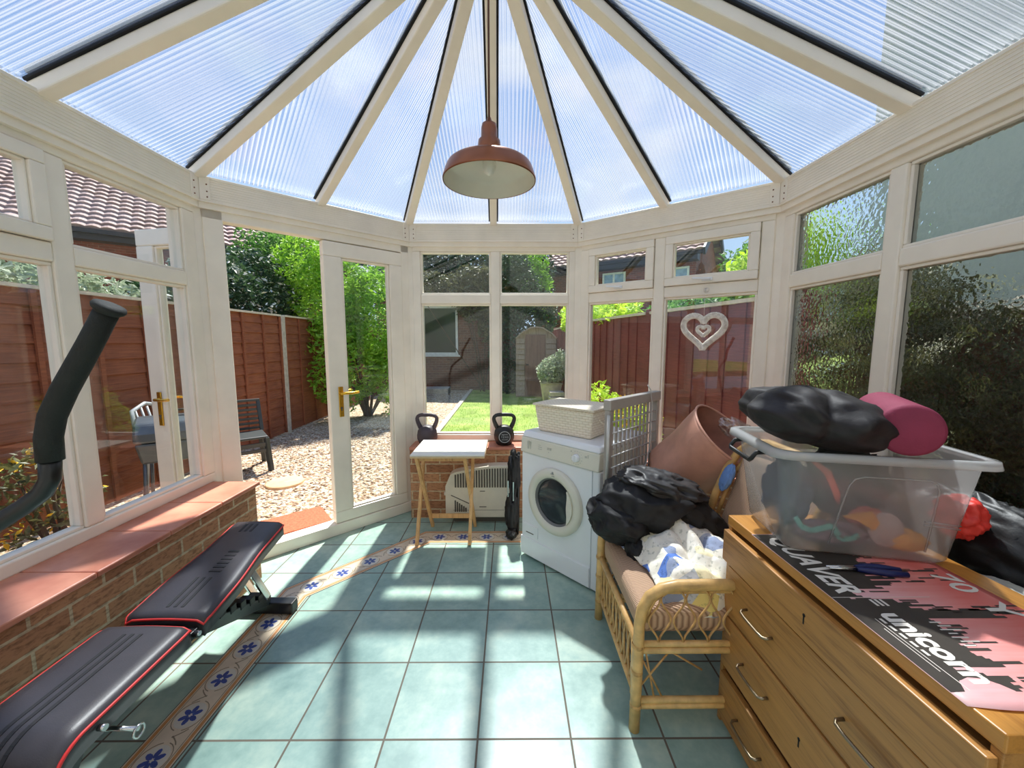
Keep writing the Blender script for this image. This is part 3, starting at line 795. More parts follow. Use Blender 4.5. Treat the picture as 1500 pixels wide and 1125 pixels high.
# french doors ---------------------------------------------------------------
dfr = MB(rB.M); L = rB.L
dfr.box((0.02, -0.005, 0.085), (0.118, 0.07, ZR + 0.004)); dfr.box((L - 0.078, -0.005, 0.085), (L - 0.01, 0.07, ZR + 0.004))
dfr.box((0.02, -0.005, ZT - 0.02), (L - 0.01, 0.07, ZR + 0.004)); dfr.box((0.0, -0.02, 0.0), (L, 0.085, 0.085))
dfr.box((0.05, 0.07, -0.14), (L - 0.02, 0.16, 0.02))
tag(dfr.build('trim_9', M['upvc'], bevel=0.006), 'white frame and threshold of the french doors', kind='structure')
def door_leaf(name, Mx, hand, label):
    """leaf in local frame: x 0..0.575 from hinge to free edge, y -0.03..0.03, z 0.09..2.115"""
    w, z0, z1, s, bt_, tp = 0.582, 0.088, 2.112, 0.125, 0.085, 0.10
    root = tag(empty(name, Mx @ Vector((0, 0, z0))), label, kind='structure')
    fr = MB(Mx)
    fr.box((0, -0.033, z0), (w, 0.033, z0 + bt_)); fr.box((0, -0.033, z1 - tp), (w, 0.033, z1))
    hs = 0.10
    fr.box((0, -0.033, z0 + bt_ + 0.0001), (hs, 0.033, z1 - tp - 0.0001)); fr.box((w - s, -0.033, z0 + bt_ + 0.0001), (w, 0.033, z1 - tp - 0.0001))
    t = 0.014
    for q in ((hs, z0 + bt_, w - s, z0 + bt_ + t), (hs, z1 - tp - t, w - s, z1 - tp), (hs, z0 + bt_, hs + t, z1 - tp), (w - s - t, z0 + bt_, w - s, z1 - tp)):
        fr.box((q[0], -0.022, q[1]), (q[2], 0.022, q[3]))
    fr.build('door_frame', M['upvc'], root, bevel=0.007)
    pm = MB(Mx); pm.box((hs + 0.006, -0.003, z0 + bt_ + 0.006), (w - s - 0.006, 0.003, z1 - tp - 0.006)); pm.build('glass_pane', M['glass'], root)
    for sg in (-1, 1):
        h = MB(Mx); x = w - 0.075; zc = 1.0; y = sg*0.033
        h.box((x - 0.016, y, zc - 0.12), (x + 0.016, y + sg*0.009, zc + 0.10))
        h.lathe((x, y, zc + 0.052), [(0.014, 0), (0.014, 0.006), (0.010, 0.012), (0.009, 0.035), (0.0001, 0.036)], 14, (0, sg, 0))
        h.tube([(x, y + sg*0.034, zc + 0.052), (x - 0.02, y + sg*0.042, zc + 0.054), (x - 0.06, y + sg*0.044, zc + 0.052), (x - 0.118, y + sg*0.042, zc + 0.056)], [0.010, 0.010, 0.0095, 0.010], 12)
        h.build('handle', M['brass'], root, bevel=0.003)
        k = MB(Mx); k.lathe((x, y + sg*0.009, zc - 0.055), [(0.0001, 0.002), (0.008, 0.002), (0.008, 0)], 12, (0, sg, 0)); k.box((x - 0.003, y + sg*0.009, zc - 0.075), (x + 0.003, y + sg*0.0105, zc - 0.055)); k.build('keyhole', M['slot'], root)
    return root
# closed leaf: hinge on the far post, free edge at 0.66 m along the run
ux = (rB.Q - rB.P).normalized(); uy = Vector((-ux.y, ux.x, 0))
Mx = frame(rB.P + ux*(L - 0.078) + uy*0.02, -ux); door_leaf('door_1', Mx, 1, None)
hp = rB.P + ux*0.105 + uy*0.095
ang = R(126); dv = Vector((ux.x*math.cos(ang) - ux.y*math.sin(ang), ux.x*math.sin(ang) + ux.y*math.cos(ang), 0))
Mx = frame(hp, dv); door_leaf('door_2', Mx, 1, None)

# ================================================================== OBJECTS IN THE ROOM
# ---- pendant lamp
lx, ly = -0.078, 1.55
lamp = empty('pendant_lamp', (lx, ly, 2.03), 'copper factory-style pendant lamp hanging from the roof ridge', 'lamp')
sh = MB(); c0 = (lx, ly, 0)
outer = [(0.176, 2.028), (0.1765, 2.034), (0.171, 2.052), (0.163, 2.074), (0.157, 2.084), (0.149, 2.090), (0.105, 2.103), (0.064, 2.118), (0.050, 2.128), (0.046, 2.136)]
sh.lathe(c0, outer, 64); sh.build('lamp_shade', M['copper'], lamp, solid=0.0016)
li = MB(); li.lathe(c0, [(0.1735, 2.029), (0.167, 2.052), (0.159, 2.073), (0.152, 2.082), (0.145, 2.086), (0.10, 2.099), (0.06, 2.113), (0.045, 2.126), (0.0001, 2.127)], 64); li.build('lining', M['shade_white'], lamp)
nk = MB(); nk.lathe(c0, [(0.046, 2.130), (0.044, 2.152), (0.041, 2.176), (0.031, 2.184), (0.030, 2.218), (0.027, 2.234), (0.012, 2.242), (0.007, 2.258), (0.0001, 2.26)], 40); nk.build('lamp_holder', M['copper'], lamp)
bu = MB(); bu.blob((lx, ly, 2.088), (0.026, 0.026, 0.036), nu=24, nv=14); bu.build('bulb', M['bulb'], lamp)
cd = MB(); cd.tube([(lx, ly, 2.255), (lx, ly, 2.6), (lx + 0.002, ly, 3.03)], 0.0038, 8); cd.build('cord', M['cord'], lamp)

# ---- heart hanging in the right facet window
hc = rD.P + (rD.Q - rD.P).normalized()*0.955; uD = (rD.Q - rD.P).normalized(); nD = Vector((uD.y, -uD.x, 0))
hpos = hc + nD*0.028; HZ = 1.485
heart = empty('hanging_heart', (hpos.x, hpos.y, 1.36), 'white wicker heart with a small heart inside hung on the window', 'ornament')
def hpt(t, k): 
    x = 16*math.sin(t)**3; z = 13*math.cos(t) - 5*math.cos(2*t) - 2*math.cos(3*t) - math.cos(4*t)
    return (x*k, (z + 2)*k)
def heart_ring(mb, k, r, strands, zc):
    N = 72
    for s_ in range(strands):
        ph = 2*math.pi*s_/strands; pts = []
        for i in range(N):
            t = 2*math.pi*i/N; x, z = hpt(t, k); x2, z2 = hpt(t + 0.02, k)
            tx, tz = x2 - x, z2 - z; l = math.hypot(tx, tz) or 1; nx, nz = -tz/l, tx/l
            a = ph + t*7; o1 = math.cos(a)*r; o2 = math.sin(a)*r*0.55
            p = hpos + uD*(x + nx*o1) + nD*o2; pts.append((p.x, p.y, zc + z + nz*o1))
        mb.tube(pts, 0.0036, 5, True)
hb = MB(); heart_ring(hb, 0.0078, 0.017, 11, HZ); hb.build('outer_heart', M['wicker'], heart)
hb = MB(); heart_ring(hb, 0.0023, 0.009, 8, HZ + 0.005); hb.build('inner_heart', M['wicker'], heart)
hb = MB(); hb.tube([hpos + Vector((0, 0, HZ + 0.055)), hpos + Vector((0, 0, HZ + 0.26))], 0.0012, 5); hb.tube([hpos + Vector((0, 0, HZ + 0.035)), hpos + Vector((0, 0, HZ + 0.06))], 0.0012, 5); hb.build('thread', M['wicker'], heart)
sk = empty('suction_hook', hpos + Vector((0, 0, HZ + 0.235)), 'clear plastic hook with metal clip above the hanging heart', 'hook')
q = hpos + Vector((0, 0, HZ + 0.255))
hb = MB(); hb.lathe(hpos - nD*0.030 + Vector((0, 0, HZ + 0.275)), [(0.0001, 0.008), (0.008, 0.008), (0.018, 0.002), (0.020, 0)], 16, nD); hb.build('cup', M['film'], sk)
hb = MB(); hb.tube([hpos - nD*0.02 + Vector((0, 0, HZ + 0.285)), hpos + Vector((0, 0, HZ + 0.28)), hpos + nD*0.004 + Vector((0, 0, HZ + 0.262)), hpos + Vector((0, 0, HZ + 0.256))], 0.0025, 8); hb.build('hook', M['chrome'], sk)

# ---- tumble dryer
a = Vector((0.068, 2.455, 0)); fx = Vector((0.473 - 0.068, 2.031 - 2.455, 0)).normalized()
DM = frame(a, fx)                               # x along the front, y into the machine
DW, DD, DH = 0.595, 0.55, 0.85
dr = empty('tumble_dryer', DM @ Vector((DW/2, DD/2, 0)), 'white front-loading tumble dryer standing askew in the corner', 'tumble dryer')
b = MB(DM); b.box((0.0, 0.012, 0.012), (DW, DD, 0.712)); b.build('body', M['white'], dr, bevel=0.012, seg=3)
b = MB(DM); b.box((0.0, 0.004, 0.02), (DW - 0.05, 0.016, 0.14)); b.build('kick_panel', M['white'], dr, bevel=0.004)
b = MB(DM); b.hexa([(0, 0.0, 0.714), (DW, 0.0, 0.714), (DW, DD, 0.714), (0, DD, 0.714)], [(0, 0.012, 0.812), (DW, 0.012, 0.812), (DW, DD, 0.812), (0, DD, 0.812)])
pn = b.build('control_panel', M['cream'], dr, bevel=0.006)
b = MB(DM); b.hexa([(0, 0.010, 0.8125), (DW, 0.010, 0.8125), (DW, DD, 0.8125), (0, DD, 0.8125)], [(0.006, 0.03, 0.85), (DW - 0.006, 0.03, 0.85), (DW - 0.006, DD, 0.85), (0.006, DD, 0.85)]); b.build('worktop', M['white'], dr, bevel=0.012, seg=3)
pz = lambda z: 0.012*(z - 0.714)/0.098
b = MB(DM); b.lathe((0.445, pz(0.763) - 0.001, 0.763), [(0.0001, 0.022), (0.020, 0.022), (0.024, 0.0), (0.0001, 0.0)], 28, (0, -1, 0)); b.box((0.4425, pz(0.763) - 0.027, 0.745), (0.4475, pz(0.763) - 0.022, 0.782)); b.build('dial', M['white'], pn, bevel=0.001)
b = MB(DM)
for k in range(14):
    an = 2*math.pi*k/14 + 0.2; x = 0.445 + 0.037*math.cos(an); z = 0.763 + 0.037*math.sin(an)
    b.box((x - 0.003, pz(z) - 0.001, z - 0.0015), (x + 0.003, pz(z) + 0.002, z + 0.0015))
for x0, z0, w, h in ((0.06, 0.742, 0.014, 0.05), (0.085, 0.742, 0.003, 0.05), (0.15, 0.768, 0.03, 0.003), (0.15, 0.756, 0.03, 0.003), (0.15, 0.78, 0.02, 0.003), (0.225, 0.765, 0.012, 0.014), (0.243, 0.765, 0.012, 0.014), (0.235, 0.75, 0.004, 0.004), (0.5, 0.775, 0.012, 0.012), (0.52, 0.775, 0.003, 0.02), (0.40, 0.79, 0.008, 0.008)):
    b.box((x0, pz(z0) - 0.0012, z0), (x0 + w, pz(z0) + 0.006, z0 + h))
b.build('panel_marking', plain('grey_panel_print', srgb(196, 194, 182), 0.5), pn)
cx, cz = 0.288, 0.455
do = MB(DM); dc = (cx, 0.008, cz)
do.lathe(dc, [(0.205, -0.002), (0.205, 0.016), (0.198, 0.026), (0.168, 0.030), (0.150, 0.022), (0.142, 0.004), (0.140, -0.06)], 64, (0, -1, 0))
door = do.build('door', M['cream'], dr)
b = MB(DM); b.lathe(dc, [(0.143, -0.002), (0.138, 0.002), (0.12, 0.006), (0.08, 0.010), (0.0001, 0.012)], 48, (0, -1, 0)); b.build('porthole_glass', M['porthole'], door)
b = MB(DM); b.lathe(dc, [(0.150, 0.018), (0.138, 0.010), (0.134, -0.006), (0.141, -0.02)], 48, (0, -1, 0)); b.build('door_seal', plain('grey_rubber_seal', srgb(120, 120, 118), 0.6), door)
b = MB(DM)                                      # thumb lip of the door handle
pts = []
for i in range(17):
    t = -0.75 + 1.5*i/16; pts.append((cx + 0.150*math.cos(t), -0.024, cz + 0.150*math.sin(t)))
for i in range(17):
    t = 0.75 - 1.5*i/16; rr = 0.148 - 0.040*math.cos((t)/0.75*math.pi/2); pts.append((cx + rr*math.cos(t), -0.024, cz + rr*math.sin(t)))
b.prism(pts, (0, 0.03, 0)); b.build('door_grip', M['cream'], door, bevel=0.004, fixn=True)
b = MB(DM); b.box((cx - 0.012, -0.0235, cz + 0.178), (cx + 0.012, -0.020, cz + 0.181)); b.box((cx - 0.004, -0.0235, cz + 0.166), (cx + 0.018, -0.020, cz + 0.170)); b.lathe((cx + 0.003, -0.020, cz + 0.188), [(0.0001, 0.003), (0.006, 0.003), (0.006, 0)], 12, (0, -1, 0)); b.build('door_emblem', plain('emblem_grey', srgb(150, 152, 150), 0.4), door)
b = MB(DM); b.box((0.02, 0.006, 0.16), (0.15, 0.013, 0.235)); fp = b.build('filter_flap', M['white'], dr, bevel=0.003)
b = MB(DM); b.box((0.05, 0.004, 0.178), (0.115, 0.0075, 0.183)); b.build('flap_grip', M['slot'], fp)
b = MB(DM); b.box((DW - 0.045, 0.008, 0.016), (DW - 0.043, 0.0125, 0.711)); b.build('edge_groove', plain('seam_grey', srgb(190, 194, 200), 0.5), dr)

# ---- woven basket on the dryer
BM = frame((0.185, 2.452, 0.851), Vector((0.475 - 0.185, 2.200 - 2.452, 0)))
bk = empty('lidded_basket', BM @ Vector((0.19, 0.13, 0)), 'cream woven lidded basket sitting on the tumble dryer', 'basket')
b = MB(BM); w, d, h = 0.378, 0.26, 0.165
b.hexa([(0.0, 0, 0), (w, 0, 0), (w, d, 0), (0.0, d, 0)], [(-0.022, -0.018, h), (w + 0.022, -0.018, h), (w + 0.022, d + 0.018, h), (-0.022, d + 0.018, h)]); b.build('body', M['basket'], bk, bevel=0.012, seg=3)
b = MB(BM); b.box((-0.032, -0.026, h + 0.0006), (w + 0.032, d + 0.026, h + 0.016)); b.build('lid', M['basket'], bk, bevel=0.006)
b = MB(BM); b.tube([(w + 0.010, 0.08, 0.11), (w + 0.03, 0.09, 0.085), (w + 0.032, 0.13, 0.075), (w + 0.03, 0.17, 0.085), (w + 0.010, 0.18, 0.11)], 0.006, 8); b.build('handle', M['basket'], bk)

# ---- clothes airer beside the dryer
AM = frame(Vector((0.473, 2.031, 0)) + fx*0.075 + Vector((-fx.y, fx.x, 0))*(-0.035), Vector((-fx.y, fx.x, 0)))
ar = empty('clothes_airer', AM @ Vector((0.27, 0.0, 0)), 'grey folded clothes airer standing upright beside the tumble dryer', 'clothes airer')
AW, AH = 0.56, 1.125
b = MB(AM); b.box((0.0, -0.016, 0.0), (0.030, 0.016, AH - 0.055)); b.box((AW - 0.03, -0.016, 0.0), (AW, 0.016, AH - 0.055)); b.box((-0.004, -0.022, AH - 0.056), (AW + 0.004, 0.022, AH)); b.box((0.03, -0.01, 0.05), (AW - 0.03, 0.01, 0.08)); b.build('frame', M['airer'], ar, bevel=0.005)
for k in range(9):
    z = AH - 0.12 - k*0.062
    b = MB(AM); b.tube([(0.028, -0.008, z), (AW - 0.028, -0.008, z)], 0.0042, 8); b.build('rail', M['airer_rod'], ar)
for k in range(11):
    x = 0.062 + k*0.0435
    b = MB(AM); b.box((x - 0.006, 0.002, 0.081), (x + 0.006, 0.012, AH - 0.057)); b.build('slat', M['airer'], ar)
b = MB(AM); b.tube([(-0.016, -0.02, 0.86 - 0.18), (-0.016, -0.02, AH - 0.075)], 0.009, 10); b.tube([(-0.016, -0.02, 0.68), (-0.016, -0.02, 0.0)], 0.005, 8); b.build('folding_leg', M['airer_rod'], ar)
b = MB(AM); b.tube([(0.37, -0.03, AH + 0.05), (0.40, -0.034, AH + 0.02), (0.43, -0.03, AH - 0.06), (0.42, -0.032, AH - 0.3), (0.385, -0.03, AH - 0.42), (0.30, -0.03, AH - 0.45), (0.33, -0.03, AH - 0.6)], 0.0035, 6)
tag(b.build('cable', M['airer_rod'], None), 'thin grey cable draped over the clothes airer', 'cable')

# ---- convector heater on the back wall
ht = empty('convector_heater', (-0.25, 2.93, 0.0), 'cream wall heater with slatted grille under the centre window', 'heater')
hx0, hx1, hy = -0.505, 0.02, 2.90
prof = []
for i in range(13):
    t = i/12; x = lerp(hx0 + 0.075, hx1, t); prof.append((x, 0.415 + 0.052*math.sin(math.pi*0.5*min(1, t*1.3))))
out = [(hx0, 0.06), (hx0 + 0.008, 0.05), (hx1, 0.05)] + [(x, z) for x, z in reversed(prof)] + [(hx0 + 0.04, 0.395), (hx0 + 0.012, 0.33), (hx0, 0.30)]
b = MB(); b.prism([(x, hy, z) for x, z in out], (0, 0.098, 0)); body = b.build('body', M['heater'], ht, bevel=0.012, seg=3, fixn=True)
b = MB(); b.box((hx0 + 0.06, 2.935, 0.0), (hx1, 2.995, 0.0495)); b.build('base', M['slot'], ht)
b = MB()
for k in range(21):
    x = hx0 + 0.075 + k*0.0205
    if x > hx1 - 0.02: break
    t = (x - hx0 - 0.075)/(hx1 - hx0 - 0.075); top = 0.397 + 0.050*math.sin(math.pi*0.5*min(1, t*1.3))
    b.box((x, hy - 0.004, 0.295), (x + 0.012, hy + 0.001, top))
b.build('grille', M['slot'], body)
b = MB()
for k in range(6):
    x = hx0 + 0.072 + k*0.0165; b.box((x, hy - 0.004, 0.098), (x + 0.011, hy + 0.001, 0.190 - k*0.012))
b.build('side_vent', M['slot'], body)
b = MB(); b.bar((hx0 + 0.045, hy - 0.002, 0.232), (hx0 + 0.185, hy - 0.002, 0.165), 0.006, 0.004); b.box((hx0 + 0.27, hy - 0.003, 0.262), (hx0 + 0.31, hy, 0.267)); b.box((hx0 + 0.265, hy - 0.003, 0.135), (hx0 + 0.32, hy, 0.14)); b.box((hx0 + 0.06, hy - 0.0015, 0.11), (hx1 - 0.005, hy, 0.112)); b.build('front_marking', M['slot'], body)
b = MB(); b.lathe((hx0, hy + 0.05, 0.225), [(0.0001, 0.016), (0.014, 0.016), (0.014, 0)], 14, (-1, 0, 0)); b.build('control_knob', M['heater'], body)

# ---- folded black frame between heater and dryer
fc = empty('folded_camp_chair', (0.035, 2.74, 0), 'black folded camping chair leaning beside the tumble dryer', 'folding chair')
b = MB()
for x, y in ((0.0, 2.70), (0.055, 2.72), (0.015, 2.79), (0.06, 2.80)): b.tube([(x, y, 0.005), (x + 0.005, y + 0.012, 0.3), (x + 0.008, y + 0.025, 0.60)], 0.0095, 8)
b.build('frame', M['black_metal'], fc)
b = MB(); b.blob((0.03, 2.755, 0.44), (0.045, 0.06, 0.19), lambda d: 1 + 0.25*fbm(d, 2.5)); b.build('seat_fabric', M['jacket'], fc)
b = MB(); b.blob((0.015, 2.735, 0.16), (0.052, 0.065, 0.165), lambda d: 1 + 0.22*fbm(d + Vector((3, 1, 0)), 2.5)); b.build('back_fabric', M['jacket'], fc)
b = MB(); b.blob((0.01, 2.67, 0.035), (0.04, 0.05, 0.036), lambda d: 1 + 0.2*fbm(d, 3)); b.build('foot_cap', M['black'], fc)
b = MB(); b.box((0.02, 2.675, 0.28), (0.028, 2.683, 0.42)); b.box((-0.018, 2.70, 0.30), (-0.01, 2.71, 0.42)); b.build('steel_stay', M['chrome'], fc)

# ---- tray table
tb = empty('tray_table', (-0.42, 2.73, 0), 'small folding tray table with white top and pine legs', 'table')
b = MB(); b.box((-0.672, 2.52, 0.655), (-0.172, 2.93, 0.667)); top = b.build('tabletop', M['tray_white'], tb, bevel=0.004)
b = MB(); b.box((-0.674, 2.518, 0.643), (-0.170, 2.932, 0.6545)); b.build('top_edging', M['tray_edge'], top, bevel=0.003)
for x0, x1 in ((-0.655, -0.598), (-0.285, -0.27)):
    for (p, q) in (((x0, 2.575, 0.0), (x0 + 0.012 if x0 < -0.5 else x0 + 0.01, 2.84, 0.642)), ((x1, 2.862, 0.0), (x1 - 0.04, 2.56, 0.642))):
        b = MB(); b.bar(p, q, 0.022, 0.034, up=(0, 1, 0)); b.build('leg', M['pine'], tb, bevel=0.003)
b = MB(); b.bar((-0.598, 2.825, 0.10), (-0.275, 2.825, 0.10), 0.022, 0.032); b.build('stretcher', M['pine'], tb, bevel=0.003)
b = MB(); b.bar((-0.64, 2.585, 0.622), (-0.31, 2.585, 0.622), 0.022, 0.03); b.build('stretcher', M['pine'], tb, bevel=0.003)
b = MB(); b.bar((-0.643, 2.83, 0.622), (-0.276, 2.83, 0.622), 0.022, 0.03); b.build('stretcher', M['pine'], tb, bevel=0.003)

# ---- kettlebells on the back sill
def kettlebell(name, x, y, z, r, label, tint, badge, yaw):
    KM = Matrix.Translation((x, y, z)) @ Matrix.Rotation(yaw, 4, 'Z')
    root = empty(name, (x, y, z), label, 'kettlebell', 'kettlebells on the window sill')
    b = MB(KM); b.lathe((0, 0, 0), [(0.0001, 0), (r*0.66, 0), (r*0.78, r*0.12), (r*0.98, r*0.6), (r, r*0.95), (r*0.92, r*1.4), (r*0.70, r*1.72), (r*0.4, r*1.88), (0.0001, r*1.92)], 36); bd = b.build('body', tint, root)
    w = r*1.02; h0, h1 = r*1.45, r*2.95
    pts = [(-r*0.58, 0, h0), (-r*0.80, 0, h0 + r*0.45), (-w, 0, h1 - r*0.55), (-w*0.98, 0, h1 - r*0.25), (-w*0.80, 0, h1 - r*0.05), (-w*0.4, 0, h1), (w*0.4, 0, h1), (w*0.80, 0, h1 - r*0.05), (w*0.98, 0, h1 - r*0.25), (w, 0, h1 - r*0.55), (r*0.80, 0, h0 + r*0.45), (r*0.58, 0, h0)]
    b = MB(KM); b.tube(pts, [r*0.26, r*0.22, r*0.2, r*0.2, r*0.19, r*0.19, r*0.19, r*0.19, r*0.2, r*0.2, r*0.22, r*0.26], 14); b.build('handle', tint, root, sub=1)
    if badge:
        b = MB(KM); yy = -r*0.985
        b.lathe((0, yy + 0.004, r*0.93), [(r*0.56, 0.0), (r*0.56, 0.003), (r*0.50, 0.003), (r*0.50, 0)], 32, (0, -1, 0), smooth=False, close=True)
        lg = Matrix.Translation((-r*0.36, yy - 0.001, r*0.84)) @ Matrix.Rotation(R(90), 4, 'X')
        text(b, '12', KM.inverted() @ KM @ lg, r*0.34, 0.0006); text(b, 'KG', Matrix.Translation((r*0.02, yy - 0.001, r*0.84)) @ Matrix.Rotation(R(90), 4, 'X'), r*0.26, 0.0006)
        for k in range(5): b.box((-r*0.28 + k*r*0.12, yy - 0.0012, r*1.14), (-r*0.20 + k*r*0.12, yy + 0.002, r*1.20))
        for k in range(5): b.box((-r*0.28 + k*r*0.12, yy - 0.0012, r*0.64), (-r*0.20 + k*r*0.12, yy + 0.002, r*0.70))
        b.build('badge', M['grey_print'], bd)
    return root
kettlebell('kettlebell', -0.048, 3.085, 0.5905, 0.083, 'black kettlebell with a round grey badge beside the dryer', M['black'], True, R(4))
kettlebell('kettlebell', -0.675, 3.09, 0.5905, 0.082, 'dark purple-grey kettlebell by the glazed door, partly behind the table', plain('purple_grey_vinyl', srgb(66, 56, 64), 0.5), False, R(-6))

# ---- weight bench
wbz = 0.45
bench = empty('weight_bench', (-1.25, 1.4, 0), 'black padded weight bench with red piping along the brick wall', 'weight bench')
def pad(outline_fn, n, thick, mats, name, zfn, end_round=0.0):
    """outline_fn(t)->(xl,xr,y) centre-line section; zfn(t)->top z"""
    b = MB(); K = 12; vs = []; rows = []
    for i in range(n + 1):
        t = i/n; xl, xr, y = outline_fn(t); zt = zfn(t); sec = []
        for j in range(K + 1):
            u = j/K; x = lerp(xl, xr, u); e = min(u, 1 - u); ed = min(1, e/0.08); et = min(1, min(t, 1 - t)/0.035)
            dz = -0.012*(1 - math.sqrt(max(0, 1 - (1 - ed)**2))) - 0.012*(1 - math.sqrt(max(0, 1 - (1 - et)**2)))
            sec.append((x, y, zt + dz + 0.006*math.sin(math.pi*u)))
        rows.append(sec)
    m = n + 1; top = [p for r_ in rows for p in r_]
    bot = [(p[0], p[1], p[2] - thick + 0.0) for p in top]
    fs = []; kk = K + 1; N = len(top)
    for i in range(n):
        for j in range(K):
            q = (i*kk + j, i*kk + j + 1, (i+1)*kk + j + 1, (i+1)*kk + j); fs.append(q); fs.append(tuple(N + z for z in reversed(q)))
    loop = [j for j in range(kk)] + [i*kk + K for i in range(1, m)] + [n*kk + j for j in range(K - 1, -1, -1)] + [i*kk for i in range(n - 1, 0, -1)]
    for a_, b_ in zip(loop, loop[1:] + loop[:1]): fs.append((b_, a_, N + a_, N + b_))
    b.add(top + bot, fs, 0, True)
    o = b.build(name, M['leather'], bench, fixn=True)
    pts = [top[i] for i in loop]
    g = MB(); g.tube([(p[0], p[1], p[2] - 0.003) for p in pts], 0.0045, 6, True); g.build('piping', M['red_pipe'], o)
    return o, rows
# back pad: waisted, from the hinge up to its raised far end
def back_out(t):
    y = lerp(1.275, 1.90, t); wv = 0.5*(1 - math.cos(min(1, max(0, (t - 0.25)/0.45))*math.pi))
    half = lerp(0.148, 0.128, wv); cxx = lerp(-1.225, -1.285, t)
    k = min(1, (min(t, 1 - t))/0.04); half *= lerp(0.93, 1, math.sqrt(k)); return (cxx - half, cxx + half, y)
bp, rows = pad(back_out, 48, 0.05, None, 'back_pad', lambda t: 0.452 + 0.055*t)
def seat_out(t):
    y = lerp(0.72, 1.225, t); half = 0.150; k = min(1, (1 - t)/0.06); half *= lerp(0.95, 1, math.sqrt(k)); cxx = lerp(-1.215, -1.235, t)
    return (cxx - half, cxx + half, y)
def seat_z(t):
    y = lerp(0.72, 1.225, t); d = max(0, 0.88 - y); return 0.462 - (0.09 - math.sqrt(max(0, 0.09**2 - min(d, 0.09)**2)) if d < 0.09 else 0.09 + (d - 0.09)*0.9)
sp_, srows = pad(seat_out, 40, 0.055, None, 'seat_pad', seat_z)
def stripes(rows, i0, i1, us, par):
    g = MB()
    for u in us:
        pts = []
        for i in range(i0, i1 + 1):
            r_ = rows[i]; j = u*12; k = int(j); f = j - k; p = vl(r_[k], r_[min(12, k+1)], f); p2 = vl(r_[k], r_[min(12, k + 1)], f); pts.append(p)
        for p, q in zip(pts, pts[1:]): g.bar(p + Vector((0, 0, 0.0004)), q + Vector((0, 0, 0.0004)), 0.011, 0.002)
    g.build('stripe', M['leather_stripe'], par)
stripes(rows, 3, 15, (0.44, 0.53, 0.62), bp); stripes(rows, 40, 45, (0.34, 0.44, 0.54), bp); stripes(srows, 2, 36, (0.40, 0.49, 0.58), sp_)
g = MB()                                        # dark lettering-like marks on the back pad
for k in range(6):
    r_ = rows[18 + k*2]; p = vl(r_[6], r_[7], 0.2); q = vl(r_[8], r_[9], 0.2); g.bar(p + Vector((0, 0, 0.0004)), q + Vector((0, 0, 0.0004)), 0.012, 0.002)
g.build('print', M['leather_stripe'], bp)
b = MB(); b.bar((-1.20, 0.95, 0.37), (-1.22, 1.28, 0.36), 0.05, 0.05); b.bar((-1.22, 1.26, 0.365), (-1.285, 1.90, 0.07), 0.05, 0.05); fr_ = b.build('main_beam', M['dark_steel'], bench, bevel=0.004)
b = MB(); b.bar((-1.46, 1.915, 0.035), (-1.135, 1.905, 0.035), 0.055, 0.06); b.build('rear_stabiliser', M['black_metal'], bench, bevel=0.006)
for k in range(5):
    b = MB(); t = 0.42 + k*0.11; p = vl((-1.22, 1.26, 0.39), (-1.285, 1.90, 0.095), t); b.box((p.x - 0.03, p.y - 0.018, p.z - 0.005), (p.x + 0.03, p.y + 0.018, p.z + 0.03)); b.build('ladder_notch', M['black_metal'], bench, bevel=0.003)
for dx in (-0.03, 0.03):
    b = MB(); b.bar((-1.28 + dx, 1.70, 0.435), (-1.275 + dx, 1.86, 0.115), 0.014, 0.034, up=(0, 1, 0)); b.build('support_strut', M['chrome'], bench, bevel=0.003)
b = MB(); b.bar((-1.33, 1.25, 0.405), (-1.10, 1.25, 0.405), 0.04, 0.03); b.tube([(-1.12, 1.25, 0.408), (-1.085, 1.25, 0.408)], 0.012, 12); b.build('hinge', M['black_metal'], bench, bevel=0.003)
b = MB(); b.tube([(-1.10, 1.25, 0.41), (-1.082, 1.25, 0.41)], 0.008, 10); b.build('bolt', M['chrome'], bench)
b = MB(); b.tube([(-1.068, 0.905, 0.425), (-1.050, 0.905, 0.425)], 0.008, 10); b.build('bolt', M['chrome'], bench)
for p in ((-1.145, 1.225, 0.415), (-1.33, 1.225, 0.415)): pass
b = MB(); b.tube([(-1.20, 0.965, 0.355), (-1.03, 0.965, 0.355)], 0.006, 8); b.tube([(-1.03 + 0.0, 0.965 + 0.016*math.cos(k*math.pi/8), 0.348 + 0.016*math.sin(k*math.pi/8)) for k in range(16)], 0.003, 8, True); b.build('pull_pin', M['chrome'], bench)
b = MB(); b.bar((-1.20, 0.98, 0.38), (-1.14, 0.70, 0.04), 0.05, 0.05); b.build('front_leg', M['black_metal'], bench, bevel=0.004)
b = MB(); b.bar((-1.40, 0.70, 0.035), (-0.98, 0.70, 0.035), 0.055, 0.06); b.build('front_stabiliser', M['black_metal'], bench, bevel=0.006)

